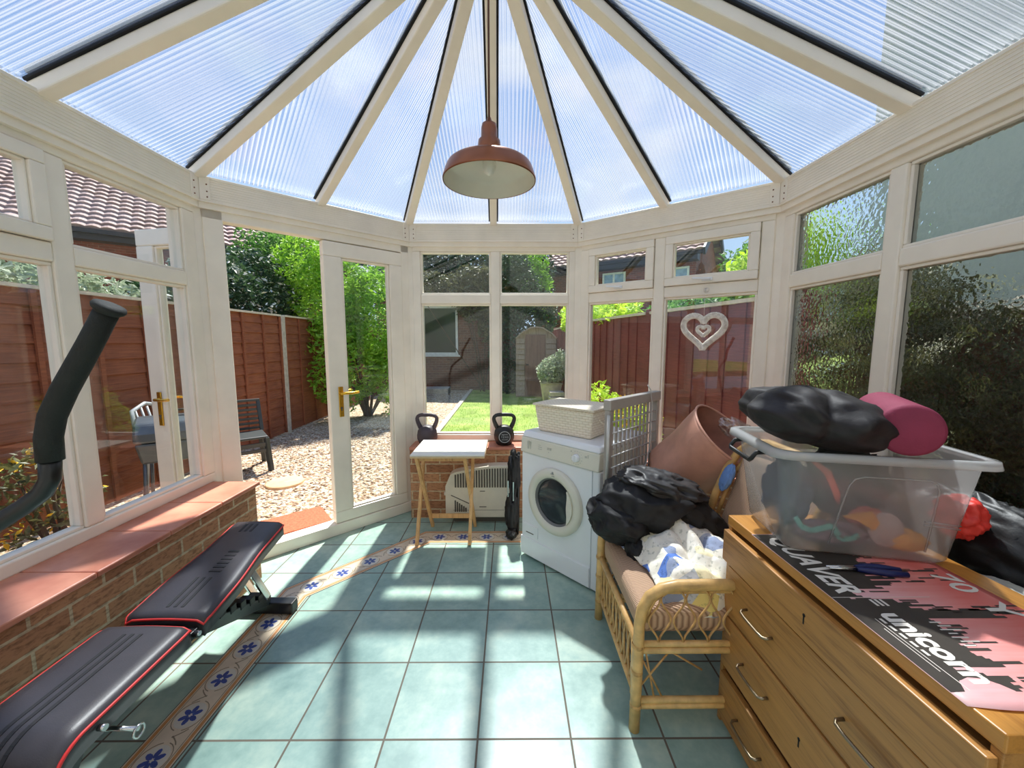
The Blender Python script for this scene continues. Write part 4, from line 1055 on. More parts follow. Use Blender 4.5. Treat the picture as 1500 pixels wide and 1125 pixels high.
# ---- cross trainer arm (the machine stands beside the viewer)
ct = empty('cross_trainer', (-0.98, 0.30, 0), 'black foam-gripped arm of a cross trainer in front of the window', 'exercise machine')
hp_ = [(-0.612, 0.60, 1.470), (-0.645, 0.598, 1.415), (-0.690, 0.596, 1.345), (-0.712, 0.595, 1.305), (-0.722, 0.595, 1.272), (-0.724, 0.595, 1.235)]
lo_ = [(-0.724, 0.595, 1.24), (-0.727, 0.594, 1.205), (-0.736, 0.59, 1.185), (-0.76, 0.585, 1.165), (-0.83, 0.57, 1.118), (-0.90, 0.54, 1.05), (-0.94, 0.48, 0.9), (-0.97, 0.36, 0.55), (-0.98, 0.30, 0.30)]
b = MB(); b.tube(lo_, [0.0130]*5 + [0.0150]*4, 16); b.build('lever', M['black_metal'], ct)
b = MB(); b.tube(hp_, [0.0150, 0.0155, 0.0162, 0.0164, 0.0162, 0.0160], 20); gr = b.build('grip', M['black_foam'], ct)
b = MB(); dcap = (Vector(hp_[0]) - Vector(hp_[1])).normalized(); b.lathe(Vector(hp_[0]) - dcap*0.003, [(0.0150, -0.003), (0.0195, 0.001), (0.0210, 0.005), (0.0195, 0.009), (0.013, 0.011), (0.0001, 0.0115)], 28, dcap); b.build('end_cap', M['black_foam'], gr)
b = MB(); b.box((-1.03, 0.20, 0.0), (-0.93, 0.40, 0.06)); b.bar((-0.98, 0.30, 0.06), (-0.98, 0.30, 0.34), 0.06, 0.06, up=(0, 1, 0)); b.build('base', M['black_metal'], ct, bevel=0.006)

# ---- chest of drawers
KX, KY0, KY1, KD, KH = 0.79, 0.545, 1.325, 1.262, 0.80
ch = empty('chest_of_drawers', ((KX + KD)/2, (KY0 + KY1)/2, 0), 'oak chest of four drawers with metal bow handles by the right windows', 'chest of drawers')
b = MB(); t = 0.018
b.box((KX, KY0, 0.0), (KD, KY0 + t, KH - 0.0351)); b.box((KX, KY1 - t, 0.0), (KD, KY1, KH - 0.0351)); b.box((KD - 0.008, KY0 + t, 0.02), (KD, KY1 - t, KH - 0.036)); b.box((KX + 0.012, KY0 + t, 0.0), (KX + 0.03, KY1 - t, 0.028)); b.box((KX + 0.03, KY0 + t, 0.02), (KD - 0.008, KY1 - t, 0.034))
b.build('carcass', M['oak'], ch, bevel=0.002)
b = MB(); b.box((KX - 0.002, KY0 - 0.002, KH - 0.035), (KD + 0.004, KY1 + 0.004, KH)); b.build('top', M['oak_top'], ch, bevel=0.003)
b = MB()
for z in (0.628, 0.436, 0.222): b.box((KX + 0.012, KY0 + t, z - 0.012), (KX + 0.03, KY1 - t, z + 0.006))
b.build('drawer_divider', M['oak_dark'], ch)
for k, (z0, z1, ox) in enumerate(((0.640, 0.752, 0.020), (0.440, 0.622, 0.004), (0.236, 0.430, 0.004), (0.034, 0.212, 0.010))):
    y0, y1 = KY0 + (0.004 if k == 0 else t + 0.002), KY1 - (0.004 if k == 0 else t + 0.002)
    b = MB(); b.box((KX - ox, y0, z0), (KX - ox + 0.020, y1, z1))
    if k == 0: b.box((KX + 0.001, KY0 + t + 0.004, z0 + 0.01), (KX + 0.38, KY1 - t - 0.004, z1 - 0.02))
    d = b.build('drawer', M['oak'], ch, bevel=0.003)
    zc = (z0 + z1)/2
    if k > 0:
        for yc in (1.125, 0.752):
            h = MB(); x = KX - ox
            h.tube([(x + 0.002, yc + 0.062, zc + 0.006), (x - 0.018, yc + 0.062, zc + 0.004), (x - 0.026, yc + 0.054, zc + 0.002), (x - 0.027, yc + 0.03, zc), (x - 0.027, yc - 0.03, zc), (x - 0.026, yc - 0.054, zc + 0.002), (x - 0.018, yc - 0.062, zc + 0.004), (x + 0.002, yc - 0.062, zc + 0.006)], 0.0042, 10)
            h.build('handle', M['steel_handle'], d)
    if k in (0, 2):
        h = MB(); x = KX - ox; yk = 0.935
        h.lathe((x, yk, zc + 0.012), [(0.0001, 0.001), (0.0045, 0.001), (0.0045, 0)], 12, (-1, 0, 0)); h.box((x - 0.001, yk - 0.002, zc - 0.012), (x + 0.001, yk + 0.002, zc + 0.012)); h.build('keyhole', M['gasket'], d)

# ---- poster
PX0, PX1, PY0, PY1, PZ = 0.782, 1.215, 0.592, 1.185, KH + 0.0008
po = empty('poster', (1.0, 0.9, KH), 'pink and black printed poster sheet with white lettering lying on the chest', 'poster')
b = MB()
def pp(u, v):
    x = lerp(PX0, 1.195, u); y = lerp(PY0, PY1, v)
    if v < 0.3: x -= 0.0
    w = 0.0025*math.sin(u*9)*max(0, 1 - v*6) + 0.004*max(0, 1 - abs(u*1.0)*9)*0
    return (x, y - (0.012*math.sin(u*7)) * max(0, 1 - v*3), PZ + abs(w))
b.grid(pp, 20, 24); sheet = b.build('sheet', M['poster'], po, solid=0.0006)
dk = MB(); rnd = random.Random(11)               # dark inked skyline band along the front edge
N = 86; prevd = None
def depth(y):
    v = (PY1 - y)/(PY1 - PY0)
    base = 0.17 - 0.03*v
    if 0.30 < v < 0.42: base += 0.03
    if 0.60 < v < 0.64: base += 0.20
    if v > 0.86: base -= 0.05
    if v < 0.34: base += 0.05
    if 0.46 < v < 0.53: base = 0.075
    return base
z0 = PZ + 0.0008
for i in range(N):
    y1 = PY1 - 0.004 - i*(PY1 - PY0 - 0.03)/N; y0 = y1 - (PY1 - PY0 - 0.03)/N
    d = depth(y1) + rnd.choice((0, 0, 0.01, 0.03, 0.05, -0.02)) + rnd.uniform(-0.012, 0.018)
    dk.box((PX0 + 0.001, y0, z0), (PX0 + d, y1, z0 + 0.0004))
    if rnd.random() < 0.35:
        s = rnd.uniform(0.02, 0.06); dk.box((PX0 + d + 0.012, y0, z0), (PX0 + d + 0.012 + s, y0 + (y1 - y0)*0.6, z0 + 0.0004))
for i in range(26):
    x = PX0 + rnd.uniform(0.2, 0.38); y = rnd.uniform(0.80, 0.84) if i < 14 else rnd.uniform(0.93, 0.99); dk.box((x, y, z0), (x + rnd.uniform(0.02, 0.05), y + rnd.uniform(0.002, 0.006), z0 + 0.0004))
dk.build('dark_print', M['paper_dark'], sheet)
tm = lambda x, y: Matrix.Translation((x, y, z0 + 0.0006)) @ Matrix.Rotation(R(-90), 4, 'Z')
lt = MB()
text(lt, 'QUAVER', tm(0.815, 1.165), 0.088, 0.0002, sx=0.80, bold=0.0022, shear=0.25)
text(lt, 'unicorn', tm(0.845, 0.818), 0.070, 0.0002, sx=0.86, bold=0.0026)
text(lt, '70', tm(1.12, 0.97), 0.082, 0.0002, sx=1.0, bold=0.001); text(lt, 'Y', tm(1.11, 0.855), 0.09, 0.0002, bold=0.001)
for k in range(5): lt.box((0.828 - 0.0, 0.80 - k*0.022, z0 + 0.0006), (0.834, 0.785 - k*0.022, z0 + 0.0009))
lt.box((0.819, 0.62, z0 + 0.0006), (0.8205, 0.80, z0 + 0.0009)); lt.box((0.8105, 0.66, z0 + 0.0006), (0.812, 0.77, z0 + 0.0009))
for k in range(3): lt.box((0.865 + k*0.012, 0.842, z0 + 0.0006), (0.871 + k*0.012, 0.865, z0 + 0.0009))
lt.box((PX0 + 0.002, 0.872, z0 + 0.0006), (PX0 + 0.24, 0.8732, z0 + 0.0009))
for k in range(7): lt.box((0.93 + 0.006*(k % 2), 0.79 - k*0.011, z0 - 0.0006), (0.955 + 0.01*(k % 3), 0.787 - k*0.011, z0 + 0.0006))
lt.build('lettering', M['pale_letter'], sheet)
# ---- pliers in front of the box
pl = empty('pliers', (0.98, 0.978, KH), 'small pliers with navy handles lying on the poster before the box', 'tool')
zz = PZ + 0.0085
b = MB(); b.tube([(0.94, 0.985, zz), (0.90, 0.990, zz), (0.865, 0.992, zz)], [0.006, 0.005, 0.0025], 8); b.tube([(0.94, 0.979, zz), (0.90, 0.982, zz), (0.868, 0.984, zz)], [0.006, 0.005, 0.0025], 8); b.build('jaws', M['chrome'], pl)
for s_ in (-1, 1):
    b = MB(); b.tube([(0.938, 0.981 + s_*0.002, zz), (0.965, 0.981 + s_*0.010, zz), (1.005, 0.972 + s_*0.014, zz), (1.05, 0.962 + s_*0.010, zz)], [0.007, 0.0085, 0.009, 0.007], 10); b.build('handle', M['navy'], pl)

# ---- clear storage box
bx = empty('storage_box', (1.02, 1.19, KH), 'large clear plastic storage box with black clip handle on the chest', 'storage box')
def rrect(x0, x1, y0, y1, r, n=6):
    pts = []
    for cx_, cy_, a0 in ((x1 - r, y1 - r, 0), (x0 + r, y1 - r, 90), (x0 + r, y0 + r, 180), (x1 - r, y0 + r, 270)):
        for k in range(n + 1):
            a_ = R(a0 + 90*k/n); pts.append((cx_ + r*math.cos(a_), cy_ + r*math.sin(a_)))
    return pts
BXM = Matrix(((0.948, 0.119, 0, 0.82 - 0.805*0.948 - 1.012*0.119), (-0.211, 0.74, 0, 1.085 + 0.805*0.211 - 1.012*0.74), (0, 0, 1, 0), (0, 0, 0, 1)))   # the box stands slightly askew
bz0, bz1 = KH + 0.0045, 1.112
lo = rrect(0.805, 1.232, 1.012, 1.365, 0.045); hi = rrect(0.768, 1.268, 0.982, 1.405, 0.050); rim = rrect(0.742, 1.294, 0.958, 1.430, 0.055)
b = MB(BXM); n = len(lo)
loops = [[(x, y, bz0 + 0.0) for x, y in rrect(0.815, 1.222, 1.022, 1.355, 0.04)], [(x, y, bz0 + 0.012) for x, y in lo], [(x, y, bz1 - 0.03) for x, y in hi], [(x, y, bz1 - 0.004) for x, y in rrect(0.766, 1.270, 0.980, 1.407, 0.05)], [(x, y, bz1) for x, y in rrect(0.760, 1.276, 0.974, 1.413, 0.052)], [(x, y, bz1 - 0.002) for x, y in rim], [(x, y, bz1 - 0.022) for x, y in rrect(0.737, 1.299, 0.953, 1.435, 0.058)]]
vs = [p for l_ in loops for p in l_]; fs = [tuple(range(n))[::-1]]
for i in range(len(loops) - 1):
    for j in range(n): fs.append((i*n + j, i*n + (j+1) % n, (i+1)*n + (j+1) % n, (i+1)*n + j))
b.add(vs[:4*n], fs[:1 + 3*n], 0, True); tub = b.build('body', M['clearbox'], bx)
b = MB(BXM); b.add(vs[3*n:], [tuple(i - 3*n for i in f) for f in fs[1 + 3*n:]], 0, True); b.build('rim', M['clearbox_rim'], bx, solid=0.002)
b = MB(BXM)                                        # raised panel outline on the front
fy = lambda z: lerp(1.012, 0.982, (z - bz0)/(bz1 - 0.03 - bz0)) - 0.001
o_ = [(0.915, 0.84), (0.945, 1.02), (0.958, 1.040), (0.98, 1.048), (1.135, 1.048), (1.152, 1.040), (1.160, 1.02), (1.155, 0.84)]
b.tube([(x, fy(z), z) for x, z in o_], 0.0028, 6); b.tube([(1.14, fy(0.93), 0.93), (1.225, fy(0.925), 0.925)], 0.0025, 6); b.tube([(1.14, fy(0.92), 0.92), (1.225, fy(0.915), 0.915)], 0.0025, 6)
b.build('raised_rib', M['clearbox'], tub)
b = MB(BXM); hx = 0.732
b.tube([(0.765, 1.09, 1.085), (hx, 1.09, 1.080), (hx - 0.012, 1.09, 1.062), (hx - 0.014, 1.10, 1.055), (hx - 0.014, 1.29, 1.055), (hx - 0.012, 1.30, 1.062), (hx, 1.30, 1.080), (0.765, 1.30, 1.085)], 0.007, 10); b.build('clip_handle', M['black'], bx)
def lump(name, mat, c, rad, label, cat, amp=0.25, fr=2.2, seed=0, group=None, rotz=0, nu=56, nv=32, Mx=None):
    b = MB(Mx); b.blob(c, rad, lambda d: 1 + amp*(1 - 2*abs(fbm(d + Vector((seed, seed*2, 0)), fr, 3))) + amp*0.5*fbm(d + Vector((seed, 1, 4)), fr*2, 2) - amp*0.6, nu, nv, M=Matrix.Rotation(rotz, 3, 'Z'))
    o = b.build(name, mat, None); return tag(o, label, cat, group)
lump('folded_cloth', M['grey_cloth'], (0.885, 1.24, 0.925), (0.066, 0.10, 0.11), 'slate-blue cloth bundled in the left end of the clear box', 'cloth', seed=1, Mx=BXM)
lump('folded_cloth', M['dark_cloth'], (1.055, 1.24, 0.975), (0.11, 0.11, 0.115), 'charcoal cloth bundled in the middle of the clear box', 'cloth', seed=2, Mx=BXM)
lump('folded_cloth', M['mauve_cloth'], (0.95, 1.085, 0.848), (0.10, 0.045, 0.034), 'mauve striped cloth at the bottom front of the clear box', 'cloth', seed=3, Mx=BXM)
lump('folded_cloth', M['orange_cloth'], (1.145, 1.10, 0.842), (0.062, 0.055, 0.030), 'orange cloth at the bottom right of the clear box', 'cloth', seed=4, Mx=BXM)
lump('folded_cloth', M['coral_cloth'], (1.08, 1.15, 0.87), (0.05, 0.035, 0.045), 'coral-red cloth behind the pale disc in the clear box', 'cloth', seed=6, Mx=BXM)
b = MB(BXM); b.add([(0.985, 1.032, 0.925), (1.03, 1.028, 0.938), (1.055, 1.04, 0.905), (1.05, 1.06, 0.862), (1.035, 1.038, 0.885), (1.0, 1.045, 0.905), (0.96, 1.035, 0.915)], [(0, 6, 5, 4, 3, 2, 1)])
tag(b.build('paper_star', M['orange_cloth'], solid=0.006), 'golden-yellow folded cloth corner pressed against the box front', 'cloth')
b = MB(BXM); pts = [(0.845, 1.06, 0.895), (0.855, 1.042, 0.872), (0.88, 1.040, 0.862), (0.91, 1.040, 0.872), (0.935, 1.036, 0.885), (0.945, 1.036, 0.868), (0.962, 1.04, 0.845), (0.99, 1.042, 0.848), (1.01, 1.046, 0.858)]
for p, q in zip(pts, pts[1:]): b.bar(p, q, 0.003, 0.016)
tag(b.build('strap', M['teal_cloth']), 'pale teal strap looped at the front of the clear box', 'strap')
b = MB(BXM); b.tube([(0.905, 1.12, 1.06), (0.915, 1.045, 1.04), (0.935, 1.03, 0.985), (0.955, 1.06, 0.95)], [0.008, 0.010, 0.009, 0.006], 10)
tag(b.build('strap', M['coral_cloth']), 'coral strap hanging inside the front of the clear box', 'strap')
b = MB(BXM); b.lathe((1.085, 1.062, 0.877), [(0.0001, 0.006), (0.048, 0.006), (0.052, 0), (0.048, -0.006), (0.0001, -0.006)], 32, (0.2, -1, 0.1))
tag(b.build('plastic_disc', plain('pale_pink_plastic', srgb(196, 170, 166), 0.5)), 'pale pink-grey plastic disc standing in the clear box', 'disc')

# ---- black pillow and foam roller on the box
def plf(d):
    c = max(abs(d.x), abs(d.y))
    return (0.82 + 0.26*(abs(d.x*d.y)*2)**0.8) * (1 + 0.07*fbm(d + Vector((5, 0, 0)), 3, 1) - 0.19*abs(fbm(d, 1.6, 1)) - 0.05*abs(fbm(d, 4.0, 1)))
pw = empty('pillow', (0.965, 1.20, 1.113), 'black padded pillow with gold print on top of the storage box', 'pillow')
b = MB(); RM = (Matrix.Rotation(R(10), 3, 'Y') @ Matrix.Rotation(R(-22), 3, 'Z'))
b.blob((0.945, 1.20, 1.188), (0.195, 0.225, 0.112), plf, 88, 48, M=RM); pb = b.build('cover', M['pillow'], pw)
b = MB(); zt = 1.245
for k in range(5):
    x = 0.925 + k*0.014; b.bar((x, 1.16, 1.2640 - k*0.0026), (x + 0.012, 1.22, 1.2680 - k*0.0026), 0.006, 0.010)
b.build('gold_print', M['gold_print'], pb)
rl = empty('foam_roller', (1.20, 1.17, 1.12), 'maroon foam roller lying across the storage box', 'foam roller')
p0, p1 = Vector((1.052, 0.985, 1.188)), Vector((1.215, 1.245, 1.190)); ax = (p1 - p0).normalized(); Lr = (p1 - p0).length
b = MB(); b.lathe(p0, [(0.0001, -0.001), (0.058, -0.001), (0.067, 0.004), (0.069, 0.012), (0.069, Lr - 0.012), (0.064, Lr), (0.0001, Lr)], 48, ax); b.build('cylinder', M['maroon'], rl)

# ---- things behind the chest
lump('bin_bag', M['binbag'], (1.475, 1.17, 0.765), (0.118, 0.32, 0.178), 'black polythene bag slumped on the sill against the ripple glass', 'bag', amp=0.12, seed=8, fr=3)
lump('red_bag', M['rust_red'], (1.345, 1.10, 0.90), (0.055, 0.06, 0.065), 'small bright red nylon bag beside the clear box', 'bag', amp=0.22, seed=9, fr=1.3)
lump('cushion', M['pale_cushion'], (1.342, 0.97, 0.695), (0.070, 0.12, 0.075), 'pale grey cushion tucked behind the chest at the right', 'cushion', amp=0.08, seed=3)

# ---- rattan armchair
FX, BX, YN, YF = 0.462, 1.02, 1.275, 1.852
rc = empty('rattan_armchair', (0.74, 1.56, 0), 'cane armchair with beige corduroy cushions beside the chest', 'armchair')
def arm(y, sgn):
    pts = [(FX - 0.005, y, 0.0), (FX - 0.002, y, 0.20), (FX, y, 0.42), (FX + 0.008, y, 0.475), (FX + 0.032, y, 0.523), (FX + 0.075, y, 0.553), (FX + 0.13, y, 0.565), (FX + 0.30, y, 0.567), (BX, y, 0.567)]
    b = MB(); b.tube(pts, 0.0195, 14); a_ = b.build('arm', M['rattan'], rc)
    b = MB(); b.tube([(p[0] + 0.0, p[1] + sgn*0.0, p[2]) if False else (p[0] + (0.030 if i < 4 else 0.022 if i < 6 else 0.006), y + 0.012*sgn, p[2] - (0.0 if i < 4 else 0.018 if i < 6 else 0.030)) for i, p in enumerate(pts) if i > 1], 0.010, 10); b.build('inner_arch', M['rattan'], a_)
    for zc in (0.10, 0.235, 0.335):
        b = MB(); b.lathe((FX - 0.003, y, zc), [(0.0197, -0.008), (0.0212, -0.004), (0.0212, 0.004), (0.0197, 0.008)], 14); b.build('cane_node', M['rattan_bind'], a_)
    b = MB(); b.tube([(BX, y, 0.0), (BX, y, 0.58)], 0.018, 12); b.build('back_leg', M['rattan'], rc)
    for z, r_ in ((0.342, 0.011), (0.318, 0.013), (0.120, 0.012), (0.098, 0.012)):
        b = MB(); b.tube([(FX, y, z), (BX, y, z)], r_, 10); b.build('side_rail', M['rattan'], rc)
    b = MB(); n_ = 12
    for k in range(n_):
        xb = FX + 0.050 + k*0.0445; ph = math.pi*(k % 2); pts = []
        for i in range(15):
            t_ = i/14; z = 0.352 + t_*0.205; zc = 0.54 if xb < FX + 0.09 else 0.557
            if z > zc: continue
            pts.append((xb + 0.019*math.cos(t_*math.pi*2.6 + ph), y + 0.004*(1 if k % 2 else -1), z))
        b.tube(pts, 0.0038, 7)
    b.build('cane_lattice', M['cane_thin'], rc)
    b = MB()
    for (p, q) in (((FX + 0.012, 0.17), (FX + 0.115, 0.31)), ((FX + 0.012, 0.285), (FX + 0.10, 0.115)), ((FX + 0.115, 0.31), (FX + 0.235, 0.235)), ((FX + 0.03, 0.30), (FX + 0.065, 0.125))): b.tube([(p[0], y + sgn*0.004, p[1]), (q[0], y + sgn*0.004, q[1])], 0.0038, 7)
    b.build('lower_lattice', M['cane_thin'], rc)
arm(YN, 1); arm(YF, -1)
for z, r_ in ((0.335, 0.014), (0.128, 0.012)):
    b = MB(); b.tube([(FX, YN, z), (FX, YF, z)], r_, 10); b.build('front_rail', M['rattan'], rc)
b = MB(); b.tube([(BX, YN, 0.33), (BX, YF, 0.33)], 0.014, 10); b.build('rear_rail', M['rattan'], rc)
b = MB(); b.tube([(FX + 0.004, YN + 0.045, 0.10), (FX + 0.004, YN + 0.045, 0.34)], 0.014, 10); b.build('front_post', M['rattan'], rc)
b = MB()
for k in range(9):
    yc = YN + 0.085 + k*0.055
    for s_ in (-1, 1):
        b.tube([(FX, yc + s_*0.024*math.sin(math.pi*i/10), 0.135 + 0.192*i/10) for i in range(11)], 0.0052, 7)
b.build('front_loops', M['cane_thin'], rc)
b = MB(); hoop = [(BX, YN, 0.50), (1.0, YN, 0.57), (1.03, YN + 0.003, 0.68), (1.075, YN + 0.006, 0.80), (1.12, YN + 0.02, 0.89), (1.15, YN + 0.07, 0.945), (1.165, YN + 0.16, 0.965), (1.165, YF - 0.16, 0.965), (1.15, YF - 0.07, 0.945), (1.12, YF - 0.02, 0.89), (1.075, YF - 0.006, 0.80), (1.03, YF - 0.003, 0.68), (1.0, YF, 0.57), (BX, YF, 0.50)]
b.tube(hoop, 0.0185, 14); b.tube([(x + 0.03, lerp(y, 1.56, 0.05), z - 0.02) for x, y, z in hoop[1:-1]], 0.010, 10); b.build('back_hoop', M['rattan'], rc)
b = MB()
for k in range(8):
    y = YN + 0.06 + k*0.065; b.tube([(1.03, y, 0.345), (1.15, y, 0.60), (1.18, y, 0.75), (1.168, y, 0.962)], 0.005, 7)
b.build('back_canes', M['cane_thin'], rc)
b = MB(); b.box((FX + 0.004, YN + 0.025, 0.352), (0.985, YF - 0.025, 0.462)); b.build('seat_cushion', M['cord_beige'], rc, bevel=0.035, seg=4)
b = MB(); u_ = Vector((0.14, 0, 0.48)).normalized(); s_ = Vector((-0.96, 0, 0.28)).normalized()
pb_ = Vector((1.105, 0, 0.47)); q_ = [pb_, pb_ + u_*0.43, pb_ + u_*0.43 + s_*0.10, pb_ + s_*0.10]
b.prism([(p.x, YN + 0.03, p.z) for p in q_], (0, YF - YN - 0.06, 0)); b.build('back_cushion', M['cord_beige'], rc, bevel=0.04, seg=4, fixn=True)

# ---- patchwork blanket, ochre cloth, jacket, tub and glove on the chair
b = MB()
def blk(u, v):
    x = lerp(0.545, 0.985, u) + 0.03*math.sin(v*5) ; y = lerp(1.312, 1.78, v) + 0.012*math.sin(u*11)
    e = min(u, 1 - u, v, 1 - v)
    f = abs(fbm((x*1.0, y*1.0, 2.0), 7.0, 3)); r1 = abs(math.sin(x*16 + y*11 + 2*fbm((x, y, 0), 5, 2)))
    z = 0.474 + 0.085*min(1, e/0.16)*(0.45 + 0.55*r1) + 0.030*f - 0.004 + 0.075*math.exp(-((u - 0.50)**2/0.05 + (v - 0.75)**2/0.05)) 
    if v < 0.05: z -= 0.05*(1 - v/0.05)
    return (x, max(1.302, y), z)
b.grid(blk, 90, 90); tag(b.build('blanket', M['blanket'], solid=0.006), 'cream floral patchwork blanket crumpled on the cane armchair seat', 'blanket')
lump('ochre_cloth', plain('ochre_cloth', srgb(206, 146, 50), 0.85, 0, 0.15, 20, 0.2, 60), (0.945, 1.735, 0.485), (0.05, 0.07, 0.05), 'ochre cloth bunched at the back of the cane armchair', 'cloth', seed=5)
jk = empty('jacket', (0.66, 1.80, 0.50), 'black puffy jacket thrown over the far arm of the cane chair', 'jacket')
def fold(seed, amp, f):
    o = Vector((seed, seed*1.7, seed*0.3))
    return lambda d: 1 + amp*(0.6 - 1.5*abs(fbm(d + o, f, 1))) + amp*0.28*(0.5 - 1.4*abs(fbm(d*1.0 + o*2, f*2.4, 1))) + 0.10*amp*fbm(d + o, 6, 1)
b = MB(); b.blob((0.68, 1.80, 0.645), (0.235, 0.16, 0.125), fold(1.3, 0.26, 1.5), 110, 70); b.blob((0.525, 1.77, 0.575), (0.145, 0.14, 0.095), fold(4.1, 0.25, 1.7), 90, 56, M=Matrix.Rotation(R(18), 3, 'Y'))
jb = b.build('body', M['jacket'], jk)
b = MB(); b.blob((0.855, 1.745, 0.615), (0.15, 0.085, 0.065), lambda d: fold(2.2, 0.25, 1.8)(d)*(1 + 0.35*max(0, d.x)**4), 80, 48, M=Matrix.Rotation(R(28), 3, 'Y')); b.build('sleeve', M['jacket'], jk)
b = MB(); b.blob((0.735, 1.80, 0.735), (0.19, 0.13, 0.055), fold(3.3, 0.30, 2.0), 90, 48, M=Matrix.Rotation(R(14), 3, 'Y')); b.build('hood', plain('grey_black_lining', srgb(48, 46, 46), 0.5, 0, 0.12, 25, 0.2, 60), jk)
b = MB(); b.blob((0.57, 1.655, 0.485), (0.045, 0.06, 0.05), fold(6.0, 0.2, 2), 50, 30); b.build('hem', M['jacket'], jk)

tubr = empty('storage_tub', (0.98, 2.08, 0.58), 'dusty pink leatherette tub tipped on its side behind the cane armchair', 'storage tub')
c0_, c1_ = Vector((0.955, 2.21, 0.635)), Vector((1.145, 2.00, 0.930)); ax = (c1_ - c0_).normalized(); Lt = (c1_ - c0_).length
X_ = Vector((0, 1, 0)).cross(ax).normalized(); Y_ = ax.cross(X_)
def tubf(rad, sq, ins=0.0):
    def f(u, v):
        a_ = 2*math.pi*u; r_ = lerp(0.165, 0.205, v) - ins
        k = 1/((abs(math.cos(a_))**sq + abs(math.sin(a_))**sq)**(1/sq)); k = lerp(k, 1, v*0.8)*0.95
        dent = -0.025*math.exp(-((v - 0.45)**2)/0.06)*(0.5 + 0.5*math.sin(a_*2 + 1.0))
        return c0_ + ax*(Lt*v) + (X_*math.cos(a_) + Y_*math.sin(a_))*(r_*k + dent)
    return f
b = MB(); b.grid(tubf(0, 3.2), 64, 20, wrapu=True); b.lathe(c0_ + ax*0.006, [(0.0001, 0), (0.155, 0)], 40, ax); b.build('body', M['pink_vinyl'], tubr, solid=0.004)
b = MB(); fi_ = tubf(0, 3.2, 0.006); b.grid(lambda u, v: fi_(u, 0.05 + 0.94*v), 64, 12, wrapu=True); b.build('lining', M['pink_in'], tubr)
b = MB(); fr2 = tubf(0, 3.2); b.tube([fr2(k/48, 1.0) for k in range(48)], 0.0065, 8, True); b.build('rim', M['pink_vinyl'], tubr)
b = MB(); b.blob((1.235, 2.03, 0.94), (0.10, 0.05, 0.045), fold(7.7, 0.5, 2.2), 60, 36, M=Matrix.Rotation(R(30), 3, 'Y')); tag(b.build('plastic_bag', M['film']), 'crumpled clear polythene bag spilling from the pink tub', 'plastic bag')
gv = MB(); gv.blob((1.05, 1.80, 0.77), (0.020, 0.03, 0.062), fold(5.5, 0.3, 2.5), 40, 26, M=Matrix.Rotation(R(22), 3, 'Y'))
tag(gv.build('cloth', M['blue_cloth']), 'pale blue cloth tucked beside the chair back hoop', 'cloth')

# ================================================================== GARDEN AND NEIGHBOURS
gp = MB(); gp.box((-14, -4, GZ - 0.2), (-1.281, 13.9, GZ)); 
tag(gp.build('gravel', M['gravel']), 'pale pea gravel yard outside the french doors', 'gravel', kind='stuff')
gp = MB(); gp.box((-1.28, -4, GZ - 0.2), (9, 4.3, GZ)); tag(gp.build('gravel', M['gravel']), 'pale gravel strip against the conservatory under the right windows', 'gravel', kind='stuff')
gp = MB(); rp = random.Random(3)                 # loose stones nearest the door
for i in range(5200):
    x = rp.uniform(-3.5, -1.0); y = rp.uniform(2.2, 6.4)
    if x > -1.9 and y < 2.5 + (x + 1.9)*0.95 + 0.3: continue
    if (Vector((x, y)) - Vector((-2.42, 4.07))).length < 0.20: continue
    if -2.12 < x < -1.55 and 2.9 < y < 3.36: continue
    r_ = rp.uniform(0.008, 0.019); h = r_*rp.uniform(0.5, 0.8); a_ = rp.uniform(0, 6.28); el = rp.uniform(1, 1.6)
    vs = [(x, y, GZ + h)]
    for k in range(6):
        t_ = a_ + k*math.pi/3; dx, dy = r_*math.cos(k*math.pi/3)*el, r_*math.sin(k*math.pi/3); vs.append((x + dx*math.cos(a_) - dy*math.sin(a_), y + dx*math.sin(a_) + dy*math.cos(a_), GZ + h*0.55))
    for k in range(6):
        p = vs[1 + k]; vs.append((x + (p[0] - x)*1.08, y + (p[1] - y)*1.08, GZ - 0.002))
    gp.add(vs, [(0, 1 + k, 1 + (k+1) % 6) for k in range(6)] + [(1 + k, 7 + k, 7 + (k+1) % 6, 1 + (k+1) % 6) for k in range(6)], 0, True)
tag(gp.build('loose_stones', M['gravel']), 'loose rounded stones scattered on the gravel by the door', 'gravel', kind='stuff')
lw = MB(); lw.box((-1.18, 4.301, GZ - 0.2), (9, 13.9, GZ + 0.015))
tag(lw.build('lawn', M['lawn']), 'sunlit lawn beyond the centre window', 'lawn', kind='stuff')
gr_ = MB(); rp = random.Random(5)
for i in range(9000):
    y = 4.3 + 8*rp.random()**1.6; x = rp.uniform(-1.15, 2.2); h = rp.uniform(0.02, 0.05); a_ = rp.uniform(0, 6.28); w = 0.005
    dx, dy = math.cos(a_)*w, math.sin(a_)*w; bx_, by_ = rp.uniform(-.02, .02), rp.uniform(-.02, .02)
    gr_.add([(x - dx, y - dy, GZ + 0.01), (x + dx, y + dy, GZ + 0.01), (x + bx_, y + by_, GZ + 0.01 + h)], [(0, 1, 2)])
tag(gr_.build('grass_blades', M['leaf_bright']), 'short grass blades on the lawn', 'grass', kind='stuff')
eb = MB(); eb.box((-1.28, 4.3, GZ - 0.1), (-1.18, 12.2, GZ + 0.05)); tag(eb.build('lawn_edging', M['board'], bevel=0.01), 'pale straight edging between the gravel and the lawn', 'edging')
pv = MB(); pv.box((-2.75, 11.4, GZ - 0.1), (-1.85, 12.0, GZ + 0.16)); tag(pv.build('concrete_block', M['concrete'], bevel=0.02), 'low pale concrete block against the garden brick wall', 'block')
